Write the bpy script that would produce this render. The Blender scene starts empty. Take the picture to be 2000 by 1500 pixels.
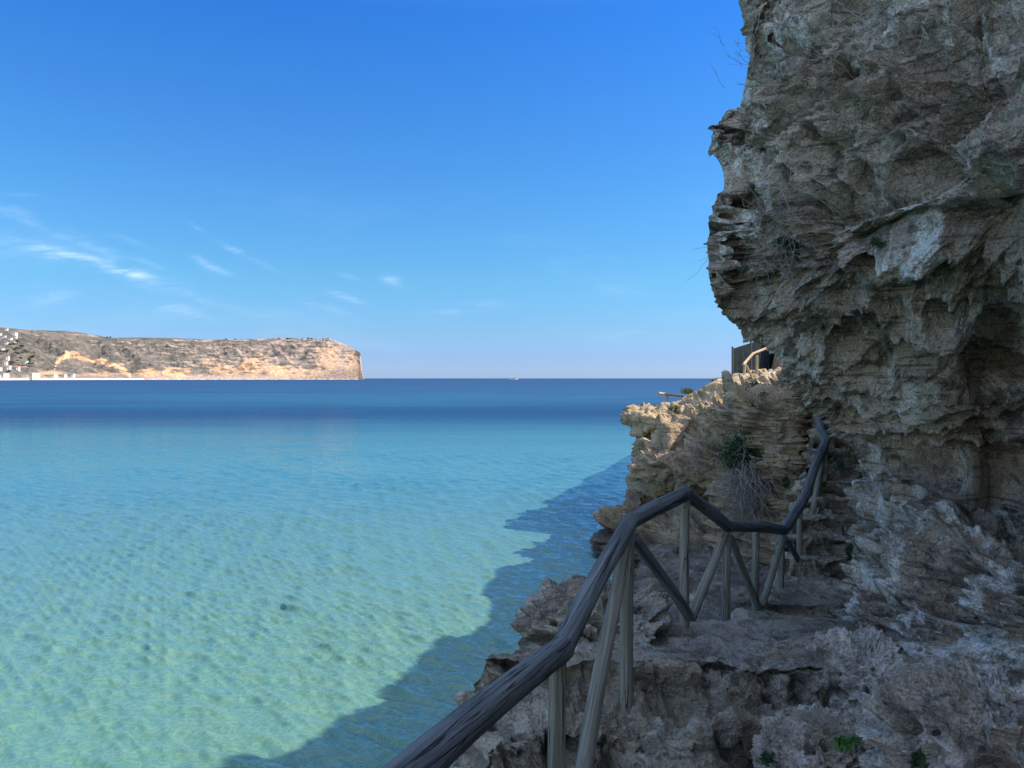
import bpy, math, random
import numpy as np
from mathutils import Vector, Matrix
R = math.radians
random.seed(7); rng = np.random.default_rng(11)
S = bpy.context.scene
COL = S.collection
# ------------------------------------------------------------------ camera
F = 1450.0; HZ = 739.0; SEA = -4.0
cam_d = bpy.data.cameras.new('camera'); cam = bpy.data.objects.new('camera', cam_d); COL.objects.link(cam)
cam_d.sensor_width = 36.0; cam_d.lens = 36.0 * F / 2000.0
cam_d.clip_start = 0.05; cam_d.clip_end = 90000.0
cam.location = (0, 0, 0); cam.rotation_euler = (R(90 - 0.435), 0, 0)
S.camera = cam
S.view_settings.view_transform = 'Standard'; S.view_settings.look = 'None'
S.view_settings.gamma = 1.0; S.view_settings.exposure = 0.78
S.cycles.use_denoising = True; S.cycles.denoising_input_passes = 'RGB_ALBEDO_NORMAL'; S.cycles.denoising_prefilter = 'NONE'
S.cycles.max_bounces = 6; S.cycles.diffuse_bounces = 4; S.cycles.glossy_bounces = 2
S.cycles.caustics_reflective = False; S.cycles.caustics_refractive = False
# ------------------------------------------------------------------ sun and sky
SUN_EL = 43.0; SUN_AZ = 86.0          # azimuth clockwise from +Y (the view direction)
sd = Vector((math.cos(R(SUN_EL)) * math.sin(R(SUN_AZ)), math.cos(R(SUN_EL)) * math.cos(R(SUN_AZ)), math.sin(R(SUN_EL))))
ld = bpy.data.lights.new('sun', 'SUN'); ld.energy = 4.9; ld.angle = R(0.5); ld.color = (1.0, 0.88, 0.70)
lo = bpy.data.objects.new('sun', ld); COL.objects.link(lo); lo.rotation_euler = sd.to_track_quat('Z', 'Y').to_euler()


class NT:
    """small helper around a node tree"""
    def __init__(s, tree):
        s.t = tree; s.n = tree.nodes; s.l = tree.links
    def new(s, typ, **kw):
        n = s.n.new(typ)
        for k, v in kw.items(): setattr(n, k, v)
        return n
    def put(s, sock, v):
        if isinstance(v, bpy.types.NodeSocket): s.l.new(v, sock)
        elif v is not None:
            try: sock.default_value = v
            except Exception: sock.default_value = (*v, 1.0) if len(v) == 3 else v
    def m(s, op, a, b=None, c=None, clamp=False):
        n = s.new('ShaderNodeMath', operation=op, use_clamp=clamp)
        s.put(n.inputs[0], a)
        if b is not None: s.put(n.inputs[1], b)
        if c is not None: s.put(n.inputs[2], c)
        return n.outputs[0]
    def vm(s, op, a, b=None):
        n = s.new('ShaderNodeVectorMath', operation=op); s.put(n.inputs[0], a)
        if b is not None: s.put(n.inputs[1], b)
        return n.outputs[0]
    def mix(s, f, a, b, mode='MIX'):
        n = s.new('ShaderNodeMix', data_type='RGBA', blend_type=mode)
        s.put(n.inputs[0], f)
        for i, v in ((6, a), (7, b)):
            if isinstance(v, (tuple, list)): n.inputs[i].default_value = (*v[:3], 1.0)
            else: s.l.new(v, n.inputs[i])
        return n.outputs[2]
    def noise(s, vec, scale, detail=4, rough=0.55, dist=0.0):
        n = s.new('ShaderNodeTexNoise'); s.put(n.inputs['Vector'], vec)
        n.inputs['Scale'].default_value = scale; n.inputs['Detail'].default_value = detail
        n.inputs['Roughness'].default_value = rough; n.inputs['Distortion'].default_value = dist
        return n.outputs['Fac']
    def vor(s, vec, scale, feature='F1'):
        n = s.new('ShaderNodeTexVoronoi', feature=feature); s.put(n.inputs['Vector'], vec)
        n.inputs['Scale'].default_value = scale
        return n.outputs['Distance']
    def ramp(s, f, stops, interp='LINEAR'):
        n = s.new('ShaderNodeValToRGB'); s.put(n.inputs[0], f); r = n.color_ramp; r.interpolation = interp
        while len(r.elements) > 1: r.elements.remove(r.elements[-1])
        r.elements[0].position = stops[0][0]; r.elements[0].color = (*stops[0][1], 1) if len(stops[0][1]) == 3 else stops[0][1]
        for p, c in stops[1:]:
            e = r.elements.new(p); e.color = (*c, 1) if len(c) == 3 else c
        return n.outputs[0]
    def sstep(s, f, a, b):
        n = s.new('ShaderNodeMapRange', interpolation_type='SMOOTHSTEP'); s.put(n.inputs[0], f)
        n.inputs[1].default_value = a; n.inputs[2].default_value = b
        return n.outputs[0]
    def mapv(s, vec, scale=(1, 1, 1), rot=(0, 0, 0)):
        n = s.new('ShaderNodeMapping'); s.put(n.inputs[0], vec); n.inputs['Scale'].default_value = scale
        n.inputs['Rotation'].default_value = rot
        return n.outputs[0]
    def bump(s, h, dist, strength=1.0, normal=None):
        n = s.new('ShaderNodeBump'); s.put(n.inputs['Height'], h)
        n.inputs['Distance'].default_value = dist; n.inputs['Strength'].default_value = strength
        if normal is not None: s.l.new(normal, n.inputs['Normal'])
        return n.outputs[0]


W = bpy.data.worlds.new('World'); S.world = W; W.use_nodes = True
w = NT(W.node_tree); w.n.clear()
out = w.new('ShaderNodeOutputWorld'); bg = w.new('ShaderNodeBackground'); w.l.new(bg.outputs[0], out.inputs[0])
sky = w.new('ShaderNodeTexSky', sky_type='NISHITA'); sky.sun_disc = False
sky.sun_elevation = R(SUN_EL); sky.sun_rotation = R(SUN_AZ); sky.air_density = 1.0; sky.dust_density = 0.4; sky.ozone_density = 2.6
tc = w.new('ShaderNodeTexCoord'); sx = w.new('ShaderNodeSeparateXYZ'); w.l.new(tc.outputs['Generated'], sx.inputs[0])
X_, Y_, Z_ = sx.outputs
yy = w.m('MAXIMUM', Y_, 0.05)
U_ = w.m('MULTIPLY', w.m('DIVIDE', X_, yy), F); V_ = w.m('MULTIPLY', w.m('DIVIDE', Z_, yy), F)   # tangent-plane sky coordinates, px of 1/1450
comb = w.new('ShaderNodeCombineXYZ'); w.l.new(U_, comb.inputs[0]); w.l.new(V_, comb.inputs[1])
warp = w.m('MULTIPLY', w.m('SUBTRACT', w.noise(comb.outputs[0], 0.012, 3), 0.5), 60.0)
acc = None
wisps = [(165, 510, 125, 11, 14, 1.0), (255, 532, 45, 6, 12, .9), (120, 492, 70, 7, 10, .6), (185, 482, 55, 9, 22, .42), (412, 520, 36, 7, 25, .75), (105, 582, 42, 10, -12, .5),
         (345, 602, 50, 11, 12, .5), (672, 580, 34, 7, 22, .55), (762, 547, 20, 9, 15, .6), (905, 605, 80, 11, -8, .32), (455, 487, 34, 6, 28, .36),
         (40, 425, 110, 14, 18, .26), (360, 575, 90, 8, 14, .3), (60, 385, 60, 6, 8, .2), (1040, 470, 80, 10, 5, .12), (520, 520, 40, 6, 30, .18), (1230, 655, 80, 12, 0, .18),
         (630, 600, 60, 8, 20, .2), (250, 470, 40, 6, 20, .2), (390, 450, 20, 5, 30, .25), (680, 540, 25, 5, 20, .2), (290, 515, 30, 5, 20, .4)]
for (cu, cv, ln, wd, ang, st) in wisps:
    du = w.m('SUBTRACT', U_, cu - 1000.0); dv = w.m('ADD', w.m('SUBTRACT', V_, HZ - cv), w.m('MULTIPLY', warp, wd / 16.0))
    c_, s_ = math.cos(R(ang)), math.sin(R(ang))
    a = w.m('ADD', w.m('MULTIPLY', du, c_ / ln), w.m('MULTIPLY', dv, -s_ / ln))
    b = w.m('ADD', w.m('MULTIPLY', du, s_ / wd), w.m('MULTIPLY', dv, c_ / wd))
    e = w.m('MULTIPLY', w.m('EXPONENT', w.m('MULTIPLY', w.m('ADD', w.m('MULTIPLY', a, a), w.m('MULTIPLY', b, b)), -1.0)), st)
    acc = e if acc is None else w.m('ADD', acc, e)
fib = w.noise(w.mapv(comb.outputs[0], (0.012, 0.07, 1), (0, 0, R(14))), 1.0, 6, 0.62, 0.6)
cl = w.m('MULTIPLY', w.m('MULTIPLY', acc, w.sstep(fib, 0.28, 0.85)), 0.50, clamp=True)
veil = w.m('MULTIPLY', w.sstep(w.noise(w.mapv(comb.outputs[0], (0.002, 0.008, 1), (0, 0, R(10))), 1.0, 5, 0.6), 0.5, 0.85), w.m('MULTIPLY', w.sstep(V_, 480.0, 150.0), 0.12))
elev = w.m('ARCSINE', w.m('MAXIMUM', Z_, 0.0))
SKYRAMP = [(0.0, (0.393, 0.60, 1.25)), (0.027, (0.32, 0.495, 1.05)), (0.061, (0.308, 0.525, 0.88)), (0.129, (0.295, 0.61, 0.866)), (0.229, (0.257, 0.63, 0.98)), (0.354, (0.20, 0.61, 1.11)), (0.455, (0.15, 0.58, 1.22)), (0.62, (0.55, 0.85, 1.22)), (1.0, (4.2, 3.3, 2.6))]  # top stops: sky above the view raised to lift the shaded rock
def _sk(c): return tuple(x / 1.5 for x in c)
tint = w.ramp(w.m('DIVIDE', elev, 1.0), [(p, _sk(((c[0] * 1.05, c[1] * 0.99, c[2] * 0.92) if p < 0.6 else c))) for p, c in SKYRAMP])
# brighter, whiter sky behind the camera, added out of view to fill the shaded rock
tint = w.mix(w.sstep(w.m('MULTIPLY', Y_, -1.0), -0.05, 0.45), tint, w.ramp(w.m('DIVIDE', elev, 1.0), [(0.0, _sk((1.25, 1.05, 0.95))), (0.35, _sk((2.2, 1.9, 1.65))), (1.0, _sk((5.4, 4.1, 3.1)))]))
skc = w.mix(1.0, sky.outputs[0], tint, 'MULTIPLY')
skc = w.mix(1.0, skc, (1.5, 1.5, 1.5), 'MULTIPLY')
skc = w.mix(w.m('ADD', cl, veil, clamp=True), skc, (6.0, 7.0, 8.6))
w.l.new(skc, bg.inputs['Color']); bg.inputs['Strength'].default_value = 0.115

# ------------------------------------------------------------------ helpers
def tag(o, label=None, cat=None, group=None, kind=None):
    if label: o['label'] = label
    if cat: o['category'] = cat
    if group: o['group'] = group
    if kind: o['kind'] = kind
    return o
def link(name, me, parent=None, mat=None, loc=None):
    o = bpy.data.objects.new(name, me); COL.objects.link(o)
    if parent is not None: o.parent = parent
    if mat is not None:
        me.materials.clear(); me.materials.append(mat)
    if loc is not None: o.location = loc
    return o
def empty(name, loc=(0, 0, 0)):
    o = bpy.data.objects.new(name, None); COL.objects.link(o); o.location = loc; o.empty_display_size = 0.2
    return o
def P(u, v, Y):
    """photo pixel and distance -> point"""
    return (( u - 1000.0) / F * Y, Y, -(v - HZ) / F * Y)
def mesh_from(name, V, Fc, smooth=True):
    V = np.asarray(V, np.float32); Fc = np.asarray(Fc, np.int32); k = Fc.shape[1]
    me = bpy.data.meshes.new(name)
    me.vertices.add(len(V)); me.vertices.foreach_set('co', V.ravel())
    me.loops.add(Fc.size); me.loops.foreach_set('vertex_index', Fc.ravel())
    me.polygons.add(len(Fc)); me.polygons.foreach_set('loop_start', np.arange(0, Fc.size, k, dtype=np.int32))
    me.polygons.foreach_set('use_smooth', np.full(len(Fc), smooth))
    me.update(calc_edges=True); me.validate()
    return me
def grid_faces(n, m, wrap=False):
    i, j = np.meshgrid(np.arange(n - 1), np.arange(m if wrap else m - 1), indexing='ij')
    a = i * m + j; b = i * m + (j + 1) % m; c = (i + 1) * m + (j + 1) % m; d = (i + 1) * m + j
    return np.stack([a, b, c, d], -1).reshape(-1, 4)
# ---- noise
_G = rng.normal(size=(64, 64, 64, 3)).astype(np.float32); _G /= np.linalg.norm(_G, axis=-1, keepdims=True); _G = _G.reshape(-1, 3)
_J = rng.random((64 * 64 * 64, 3)).astype(np.float32)
def gnoise(p):
    p = p.astype(np.float32); i = np.floor(p).astype(np.int32); f = p - i; u = f * f * f * (f * (f * 6 - 15) + 10)
    r = 0.0
    for dx in (0, 1):
        wx = u[:, 0] if dx else 1 - u[:, 0]; ix = ((i[:, 0] + dx) & 63) * 4096
        for dy in (0, 1):
            wy = wx * (u[:, 1] if dy else 1 - u[:, 1]); iy = ix + ((i[:, 1] + dy) & 63) * 64
            for dz in (0, 1):
                g = _G[iy + ((i[:, 2] + dz) & 63)]
                d = g[:, 0] * (f[:, 0] - dx) + g[:, 1] * (f[:, 1] - dy) + g[:, 2] * (f[:, 2] - dz)
                r = r + d * wy * (u[:, 2] if dz else 1 - u[:, 2])
    return r * 1.5
def fbm(p, oct=4, rough=0.5):
    r = 0; a = 1.0; s = 0
    for k in range(oct):
        r = r + a * gnoise(p * (2.03 ** k) + 17.3 * k); s += a; a *= rough
    return r / s
def ridged(p, oct=4, rough=0.5):
    r = 0; a = 1.0; s = 0
    for k in range(oct):
        r = r + a * (1 - np.abs(gnoise(p * (2.03 ** k) + 9.1 * k)) * 2.2); s += a; a *= rough
    return r / s
def worley(p, sec=False):
    p = p.astype(np.float32); i = np.floor(p).astype(np.int32); f = p - i
    f1 = np.full(len(p), 9.0, np.float32); f2 = f1.copy()
    for dx in (-1, 0, 1):
        for dy in (-1, 0, 1):
            for dz in (-1, 0, 1):
                j = _J[((i[:, 0] + dx) & 63) * 4096 + ((i[:, 1] + dy) & 63) * 64 + ((i[:, 2] + dz) & 63)]
                d = (j[:, 0] + dx - f[:, 0]) ** 2 + (j[:, 1] + dy - f[:, 1]) ** 2 + (j[:, 2] + dz - f[:, 2]) ** 2
                if sec: f2 = np.minimum(f2, np.maximum(f1, d))
                f1 = np.minimum(f1, d)
    return (np.sqrt(f1), np.sqrt(f2)) if sec else np.sqrt(f1)
def smooth(x, a, b):
    t = np.clip((x - a) / (b - a), 0, 1); return t * t * (3 - 2 * t)
def rock_disp(p, strata=1.0, tafoni=1.0, scale=1.0, tilt=(0.0, 0.0), big=1.0, fine=1.0):
    """distance to push along the normal; p in metres; strata/tafoni may be arrays"""
    q = p / scale
    wv = np.stack([gnoise(q * 0.9 + 3), gnoise(q * 0.9 + 31), gnoise(q * 0.9 + 57)], -1)
    qw = q + wv * 0.22
    d = big * 0.30 * fbm(q * 0.55 + 5, 3)
    d += 0.13 * (ridged(qw * 1.3, 4, 0.55) - 0.55)
    # bedding: thin layers standing out and cut back
    zz = q[:, 2] + tilt[0] * q[:, 0] + tilt[1] * q[:, 1] + 0.10 * wv[:, 0]
    a = np.stack([qw[:, 0] * 0.9, qw[:, 1] * 0.9, zz * 5.0], -1)
    l1 = gnoise(a); l1 = np.tanh(l1 * 3.0)
    a2 = np.stack([qw[:, 0] * 2.2, qw[:, 1] * 2.2, zz * 15.0], -1)
    l2 = np.tanh(gnoise(a2 + 7) * 2.6)
    a3 = np.stack([q[:, 0] * 6, q[:, 1] * 6, zz * 42.0], -1)
    l3 = gnoise(a3 + 3)
    d += strata * (0.12 * l1 + 0.060 * l2 + 0.018 * l3)
    # honeycomb hollows with sharp rims, deep in some places and shallow in others
    m1 = smooth(gnoise(q * 0.7 + 70), -0.35, 0.3); m2 = smooth(gnoise(q * 1.3 + 20), -0.3, 0.3); m3 = smooth(gnoise(q * 1.9 + 44), -0.3, 0.35)
    an = qw + 0.05 * np.stack([gnoise(q * 5), gnoise(q * 5 + 8), gnoise(q * 5 + 15)], -1)
    an = an * np.array([1, 1, 1.2], np.float32)
    def hol(w, r): return np.sqrt(np.clip(1 - (w / r) ** 2, 0, 1))
    d -= tafoni * (0.30 * m1 * hol(worley(an * 1.7 + 2), 0.60) + (0.03 + 0.19 * m2) * hol(worley(an * 3.9 + 4), 0.62))
    d -= tafoni * fine * ((0.012 + 0.072 * m3) * hol(worley(an * 9.5 + 6), 0.62) + (0.004 + 0.014 * m2) * hol(worley(an * 22 + 9), 0.6))
    # scattered deep holes
    wp = worley(qw * 1.35 + 40); d -= tafoni * 0.45 * smooth(0.27 - wp, 0, 0.09)
    wp = worley(qw * 3.1 + 90); d -= tafoni * 0.24 * smooth(0.25 - wp, 0, 0.07)
    d += fine * 0.030 * (ridged(q * 7, 4, 0.62) - 0.5) + fine * 0.008 * gnoise(q * 45)
    d = np.where(d > 0.06, 0.06 + 0.12 * np.tanh((d - 0.06) / 0.12), d)
    return d * scale
def cr(c, n):
    """Catmull-Rom along axis 0, n samples"""
    c = np.asarray(c, float); k = len(c)
    e = np.concatenate([[2 * c[0] - c[1]], c, [2 * c[-1] - c[-2]]])
    t = np.linspace(0, k - 1 - 1e-6, n); i = t.astype(int); f = (t - i).reshape(-1, *([1] * (c.ndim - 1)))
    a, b, g, h = e[i], e[i + 1], e[i + 2], e[i + 3]
    return 0.5 * (2 * b + (g - a) * f + (2 * a - 5 * b + 4 * g - h) * f ** 2 + (3 * b - a - 3 * g + h) * f ** 3)
def cr_w(c, n, axis_weights):
    """like cr, but samples shared out by weight per interval"""
    c = np.asarray(c, float); wgt = np.asarray(axis_weights, float); k = len(c)
    cum = np.concatenate([[0], np.cumsum(wgt)]); cum /= cum[-1]
    t = np.interp(np.linspace(0, 1, n), cum, np.arange(k)); t = np.minimum(t, k - 1 - 1e-6)
    e = np.concatenate([[2 * c[0] - c[1]], c, [2 * c[-1] - c[-2]]])
    i = t.astype(int); f = (t - i).reshape(-1, *([1] * (c.ndim - 1)))
    a, b, g, h = e[i], e[i + 1], e[i + 2], e[i + 3]
    return 0.5 * (2 * b + (g - a) * f + (2 * a - 5 * b + 4 * g - h) * f ** 2 + (3 * b - a - 3 * g + h) * f ** 3)
def normals(G):
    du = np.gradient(G, axis=0); dv = np.gradient(G, axis=1); n = np.cross(du, dv)
    return n / (np.linalg.norm(n, axis=-1, keepdims=True) + 1e-9)
def net(name, ctrl, n, m, mat, disp, wr=None, wc=None, flip=False, amp_edge=None, post=None):
    """ctrl[row][col] of xyz -> dense displaced sheet"""
    C = np.array(ctrl, float)
    G = cr_w(C, n, wr if wr is not None else np.ones(len(C) - 1))
    G = np.swapaxes(cr_w(np.swapaxes(G, 0, 1), m, wc if wc is not None else np.ones(C.shape[1] - 1)), 0, 1)
    N = normals(G) * (-1 if flip else 1)
    p = G.reshape(-1, 3); nn = N.reshape(-1, 3)
    d = disp(p, nn)
    q = p + nn * d[:, None]
    if post is not None: q = post(q)
    fc = grid_faces(n, m)
    if flip: fc = fc[:, ::-1]
    me = mesh_from(name, q, fc)
    o = link(name, me, None, mat)
    return o
#MATERIALS
def principled(name, rough=0.9, spec=0.2):
    M = bpy.data.materials.new(name); M.use_nodes = True; t = NT(M.node_tree)
    b = t.n['Principled BSDF']; b.inputs['Roughness'].default_value = rough; b.inputs['Specular IOR Level'].default_value = spec
    return M, t, b
def rock_mat(name, cols, lichen=0.5, lichen_col=(0.46, 0.50, 0.50), ochre=0.4, ochre_col=(0.30, 0.185, 0.085), dark=0.35, green=0.15, bands=1.0, bump=1.0, tilt=0.0, zlow=None):
    M, t, b = principled(name, 0.92, 0.15)
    g = t.new('ShaderNodeNewGeometry'); pos = g.outputs['Position']
    c = t.ramp(t.noise(pos, 1.1, 7, 0.65, 0.3), [(0.28, cols[0]), (0.46, cols[1]), (0.58, cols[2]), (0.74, cols[3])])
    # bedding bands of a slightly different stone
    bd = t.noise(t.mapv(pos, (0.9, 0.9, 9.0), (0, tilt, 0)), 1.0, 5, 0.6, 0.4)
    c = t.mix(t.m('MULTIPLY', t.sstep(bd, 0.5, 0.68), ochre), c, ochre_col)
    bd2 = t.noise(t.mapv(pos, (2.0, 2.0, 26.0), (0, tilt, 0)), 1.0, 4, 0.6, 0.3)
    c = t.mix(t.m('MULTIPLY', t.sstep(bd2, 0.52, 0.66), dark * bands), c, (0.055, 0.046, 0.040))
    st = t.noise(pos, 3.2, 6, 0.7, 0.5)
    c = t.mix(t.m('MULTIPLY', t.sstep(st, 0.52, 0.62), dark), c, (0.045, 0.040, 0.037))
    gr = t.noise(pos, 1.7, 5, 0.6)
    c = t.mix(t.m('MULTIPLY', t.sstep(gr, 0.56, 0.70), green), c, (0.10, 0.115, 0.06))
    lm = t.m('MULTIPLY', t.sstep(t.noise(t.mapv(pos, (1.2, 1.2, 0.6)), 1.25, 8, 0.72, 0.35), 0.50, 0.58), t.sstep(t.noise(pos, 14.0, 5, 0.7), 0.36, 0.52))
    c = t.mix(t.m('MULTIPLY', lm, lichen), c, lichen_col)
    sp = t.noise(pos, 60.0, 4, 0.7)
    c = t.mix(0.55, c, t.mix(1.0, c, t.ramp(sp, [(0.3, (0.42, 0.42, 0.42)), (0.7, (1.6, 1.6, 1.6))]), 'MULTIPLY'))
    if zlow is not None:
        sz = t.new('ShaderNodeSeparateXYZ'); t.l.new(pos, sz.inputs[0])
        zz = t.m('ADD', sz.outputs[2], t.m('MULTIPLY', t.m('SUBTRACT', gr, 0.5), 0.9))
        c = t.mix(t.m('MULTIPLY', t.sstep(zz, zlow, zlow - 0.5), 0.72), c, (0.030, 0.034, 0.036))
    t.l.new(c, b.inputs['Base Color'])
    h1 = t.m('ADD', t.noise(pos, 20.0, 8, 0.66, 0.0), t.m('MULTIPLY', t.vor(pos, 16.0), 0.6))
    h2 = t.vor(pos, 55.0)
    nb = t.bump(h1, 0.055 * bump, 1.0)
    nb = t.bump(h2, 0.012 * bump, 0.8, nb)
    t.l.new(nb, b.inputs['Normal'])
    # drop the unused warp nodes
    return M
M_cliff = rock_mat('cliff_rock', [(0.20, 0.165, 0.135), (0.41, 0.35, 0.285), (0.58, 0.51, 0.43), (0.72, 0.66, 0.58)], lichen=0.9, lichen_col=(0.80, 0.81, 0.78), ochre=0.25, dark=0.62, green=0.3)
M_path = rock_mat('path_rock', [(0.13, 0.115, 0.09), (0.28, 0.245, 0.195), (0.43, 0.385, 0.31), (0.56, 0.51, 0.43)], lichen=0.4, lichen_col=(0.56, 0.56, 0.54), ochre=0.2, ochre_col=(0.2, 0.13, 0.085), dark=0.5, green=0.15, zlow=-2.75)  # below zlow the colour holds wet dark rock plus the shade of the gap
M_near = rock_mat('pale_rock', [(0.24, 0.20, 0.17), (0.40, 0.35, 0.30), (0.54, 0.49, 0.44), (0.66, 0.61, 0.56)], lichen=0.6, lichen_col=(0.72, 0.72, 0.70), ochre=0.12, dark=0.4, green=0.15)
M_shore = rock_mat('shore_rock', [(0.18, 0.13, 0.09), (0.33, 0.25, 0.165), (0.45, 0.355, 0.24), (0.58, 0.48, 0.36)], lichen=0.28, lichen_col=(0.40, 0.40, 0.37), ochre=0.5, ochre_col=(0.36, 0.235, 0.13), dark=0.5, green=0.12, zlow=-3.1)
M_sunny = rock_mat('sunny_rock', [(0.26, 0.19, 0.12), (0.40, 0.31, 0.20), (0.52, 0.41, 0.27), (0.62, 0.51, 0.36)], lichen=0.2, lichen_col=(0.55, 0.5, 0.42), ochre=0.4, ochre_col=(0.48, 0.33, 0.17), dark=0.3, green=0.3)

# ------------------------------------------------------------------ sea
def build_sea():
    # fine rows near, long rows far; real waves where the mesh is fine enough to carry them
    vs = np.concatenate([np.linspace(6000, 1800, 30), np.linspace(1790, 1540, 60), np.linspace(1538, 745, 900), np.linspace(744.6, 739.09, 40)])
    ys = -SEA * F / (vs - HZ)
    tx = np.concatenate([-np.linspace(1, 0, 30)[:-1] ** 2 * 6 - 0.78, np.linspace(-0.78, 0.40, 1150), np.linspace(0, 1, 30)[1:] ** 2 * 6 + 0.40])
    Yg, Tx = np.meshgrid(ys, tx, indexing='ij'); Xg = Tx * (Yg + 0.0)
    h = np.zeros_like(Xg); g = np.random.default_rng(5)
    sp = np.abs(np.gradient(ys))[:, None]
    warp = fbm(np.stack([Xg / 3, Yg / 3, 0 * Xg], -1).reshape(-1, 3), 3).reshape(Xg.shape)
    ampm = 0.75 + 0.7 * fbm(np.stack([Xg / 5 + 9, Yg / 5, 0 * Xg], -1).reshape(-1, 3), 2).reshape(Xg.shape)
    for k in range(34):
        lam = 0.16 * (1.055 ** k); th = R(32) + g.normal() * 0.27 + (0.5 if k % 5 == 0 else 0); ph = g.random() * 6.28
        kx, ky = math.sin(th) * 2 * math.pi / lam, math.cos(th) * 2 * math.pi / lam
        vis = np.clip((lam / (sp * 2.6)) - 0.6, 0, 1)
        a = (Xg * kx + Yg * ky) + ph + warp * 1.5 * min(1, 0.6 / lam)
        h += 0.0085 * lam ** 0.25 * vis * ampm * (np.exp(np.sin(a) - 1) * 1.9 - 0.7)
    Zg = SEA + h
    V = np.stack([Xg, Yg, Zg], -1).reshape(-1, 3)
    nb_ = grid_faces(len(ys), len(tx))[:, ::-1]
    k0 = len(V); ex = np.array([[-400, 1.1, SEA], [400, 1.1, SEA], [400, -60, SEA], [-400, -60, SEA]])
    me = mesh_from('sea', np.concatenate([V, ex]), np.concatenate([nb_, [[k0, k0 + 3, k0 + 2, k0 + 1]]]))
    if me.polygons[0].normal.z < 0: me.flip_normals()
    M = bpy.data.materials.new('sea_water'); M.use_nodes = True; t = NT(M.node_tree); t.n.clear()
    o_ = t.new('ShaderNodeOutputMaterial')
    g = t.new('ShaderNodeNewGeometry'); pos = g.outputs['Position']
    sz = t.new('ShaderNodeSeparateXYZ'); t.l.new(pos, sz.inputs[0]); X, Y, Z = sz.outputs
    # how far out: deep water gets darker and bluer, patches of sea grass
    wob = t.m('MULTIPLY', t.m('SUBTRACT', t.noise(t.mapv(pos, (0.010, 0.05, 1)), 1.0, 7, 0.66), 0.5), 0.95)
    inv = t.m('DIVIDE', 7.6, t.m('MAXIMUM', Y, 5.0))
    inv = t.m('MULTIPLY', inv, t.m('ADD', 1.0, wob))
    c = t.ramp(inv, [(0.0, (0.003, 0.045, 0.135)), (0.030, (0.004, 0.072, 0.160)), (0.060, (0.005, 0.088, 0.168)), (0.072, (0.004, 0.060, 0.142)), (0.086, (0.003, 0.040, 0.118)), (0.102, (0.004, 0.050, 0.130)), (0.122, (0.010, 0.098, 0.165)),
                     (0.155, (0.022, 0.140, 0.185)), (0.22, (0.050, 0.185, 0.200)), (0.34, (0.088, 0.216, 0.206)), (0.55, (0.094, 0.226, 0.202)), (0.9, (0.098, 0.234, 0.180))])
    sand = t.noise(t.mapv(pos, (0.45, 1.5, 1), (0, 0, R(-25))), 1.0, 5, 0.62, 0.6)
    near = t.sstep(Y, 60.0, 12.0)
    c = t.mix(t.m('MULTIPLY', t.sstep(sand, 0.50, 0.72), t.m('MULTIPLY', near, 0.12)), c, (0.16, 0.32, 0.23))
    c = t.mix(t.m('MULTIPLY', t.sstep(sand, 0.48, 0.30), t.m('MULTIPLY', near, 0.05)), c, (0.04, 0.14, 0.17))
    # caustic light net of the ripples, painted into the colour of the shallows
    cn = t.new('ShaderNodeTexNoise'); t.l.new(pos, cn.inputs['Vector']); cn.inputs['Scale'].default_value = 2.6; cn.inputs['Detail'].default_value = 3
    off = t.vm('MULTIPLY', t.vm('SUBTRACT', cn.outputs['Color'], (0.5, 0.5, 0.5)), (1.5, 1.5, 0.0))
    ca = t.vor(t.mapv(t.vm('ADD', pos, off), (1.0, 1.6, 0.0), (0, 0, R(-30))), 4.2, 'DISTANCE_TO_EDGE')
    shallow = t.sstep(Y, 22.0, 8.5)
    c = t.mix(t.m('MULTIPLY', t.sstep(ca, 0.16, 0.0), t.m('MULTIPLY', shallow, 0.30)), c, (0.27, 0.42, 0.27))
    far = t.noise(t.mapv(pos, (0.010, 0.035, 1)), 1.0, 8, 0.72)
    c = t.mix(t.m('MULTIPLY', t.sstep(Y, 30, 90), t.m('MULTIPLY', t.sstep(far, 0.44, 0.58), 0.6)), c, (0.003, 0.028, 0.105))
    # ripples finer than the mesh
    n1 = t.noise(t.mapv(pos, (2.2, 6.5, 1), (0, 0, R(38))), 1.6, 4, 0.6, 0.4)
    n2 = t.noise(t.mapv(pos, (0.10, 0.5, 1), (0, 0, R(10))), 1.0, 5, 0.6, 0.3)
    fade = t.m('SUBTRACT', 1.0, t.sstep(Y, 10.0, 60.0))
    hsum = t.m('ADD', t.m('MULTIPLY', t.m('MULTIPLY', n1, fade), 0.030), t.m('MULTIPLY', n2, 0.10))
    nb = t.bump(hsum, 1.0, 0.8)
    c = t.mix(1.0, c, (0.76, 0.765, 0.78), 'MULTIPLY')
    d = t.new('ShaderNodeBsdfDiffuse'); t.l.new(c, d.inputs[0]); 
    dn = t.new('ShaderNodeMix', data_type='VECTOR'); dn.inputs[0].default_value = 0.35; t.l.new(nb, dn.inputs[4]); dn.inputs[5].default_value = (0, 0, 1); t.l.new(t.vm('NORMALIZE', dn.outputs[1]), d.inputs['Normal'])
    gl = t.new('ShaderNodeBsdfGlossy'); t.l.new(t.m('ADD', 0.06, t.m('MULTIPLY', t.sstep(Y, 15.0, 150.0), 0.25)), gl.inputs['Roughness']); gl.inputs[0].default_value = (0.9, 0.95, 1, 1); t.l.new(nb, gl.inputs['Normal'])
    fr = t.new('ShaderNodeFresnel'); fr.inputs[0].default_value = 1.33; t.l.new(nb, fr.inputs['Normal'])
    f = t.m('MULTIPLY', fr.outputs[0], 1.6)
    f = t.m('MINIMUM', f, t.m('SUBTRACT', 0.50, t.m('MULTIPLY', t.sstep(Y, 15.0, 90.0), 0.34)))
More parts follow.
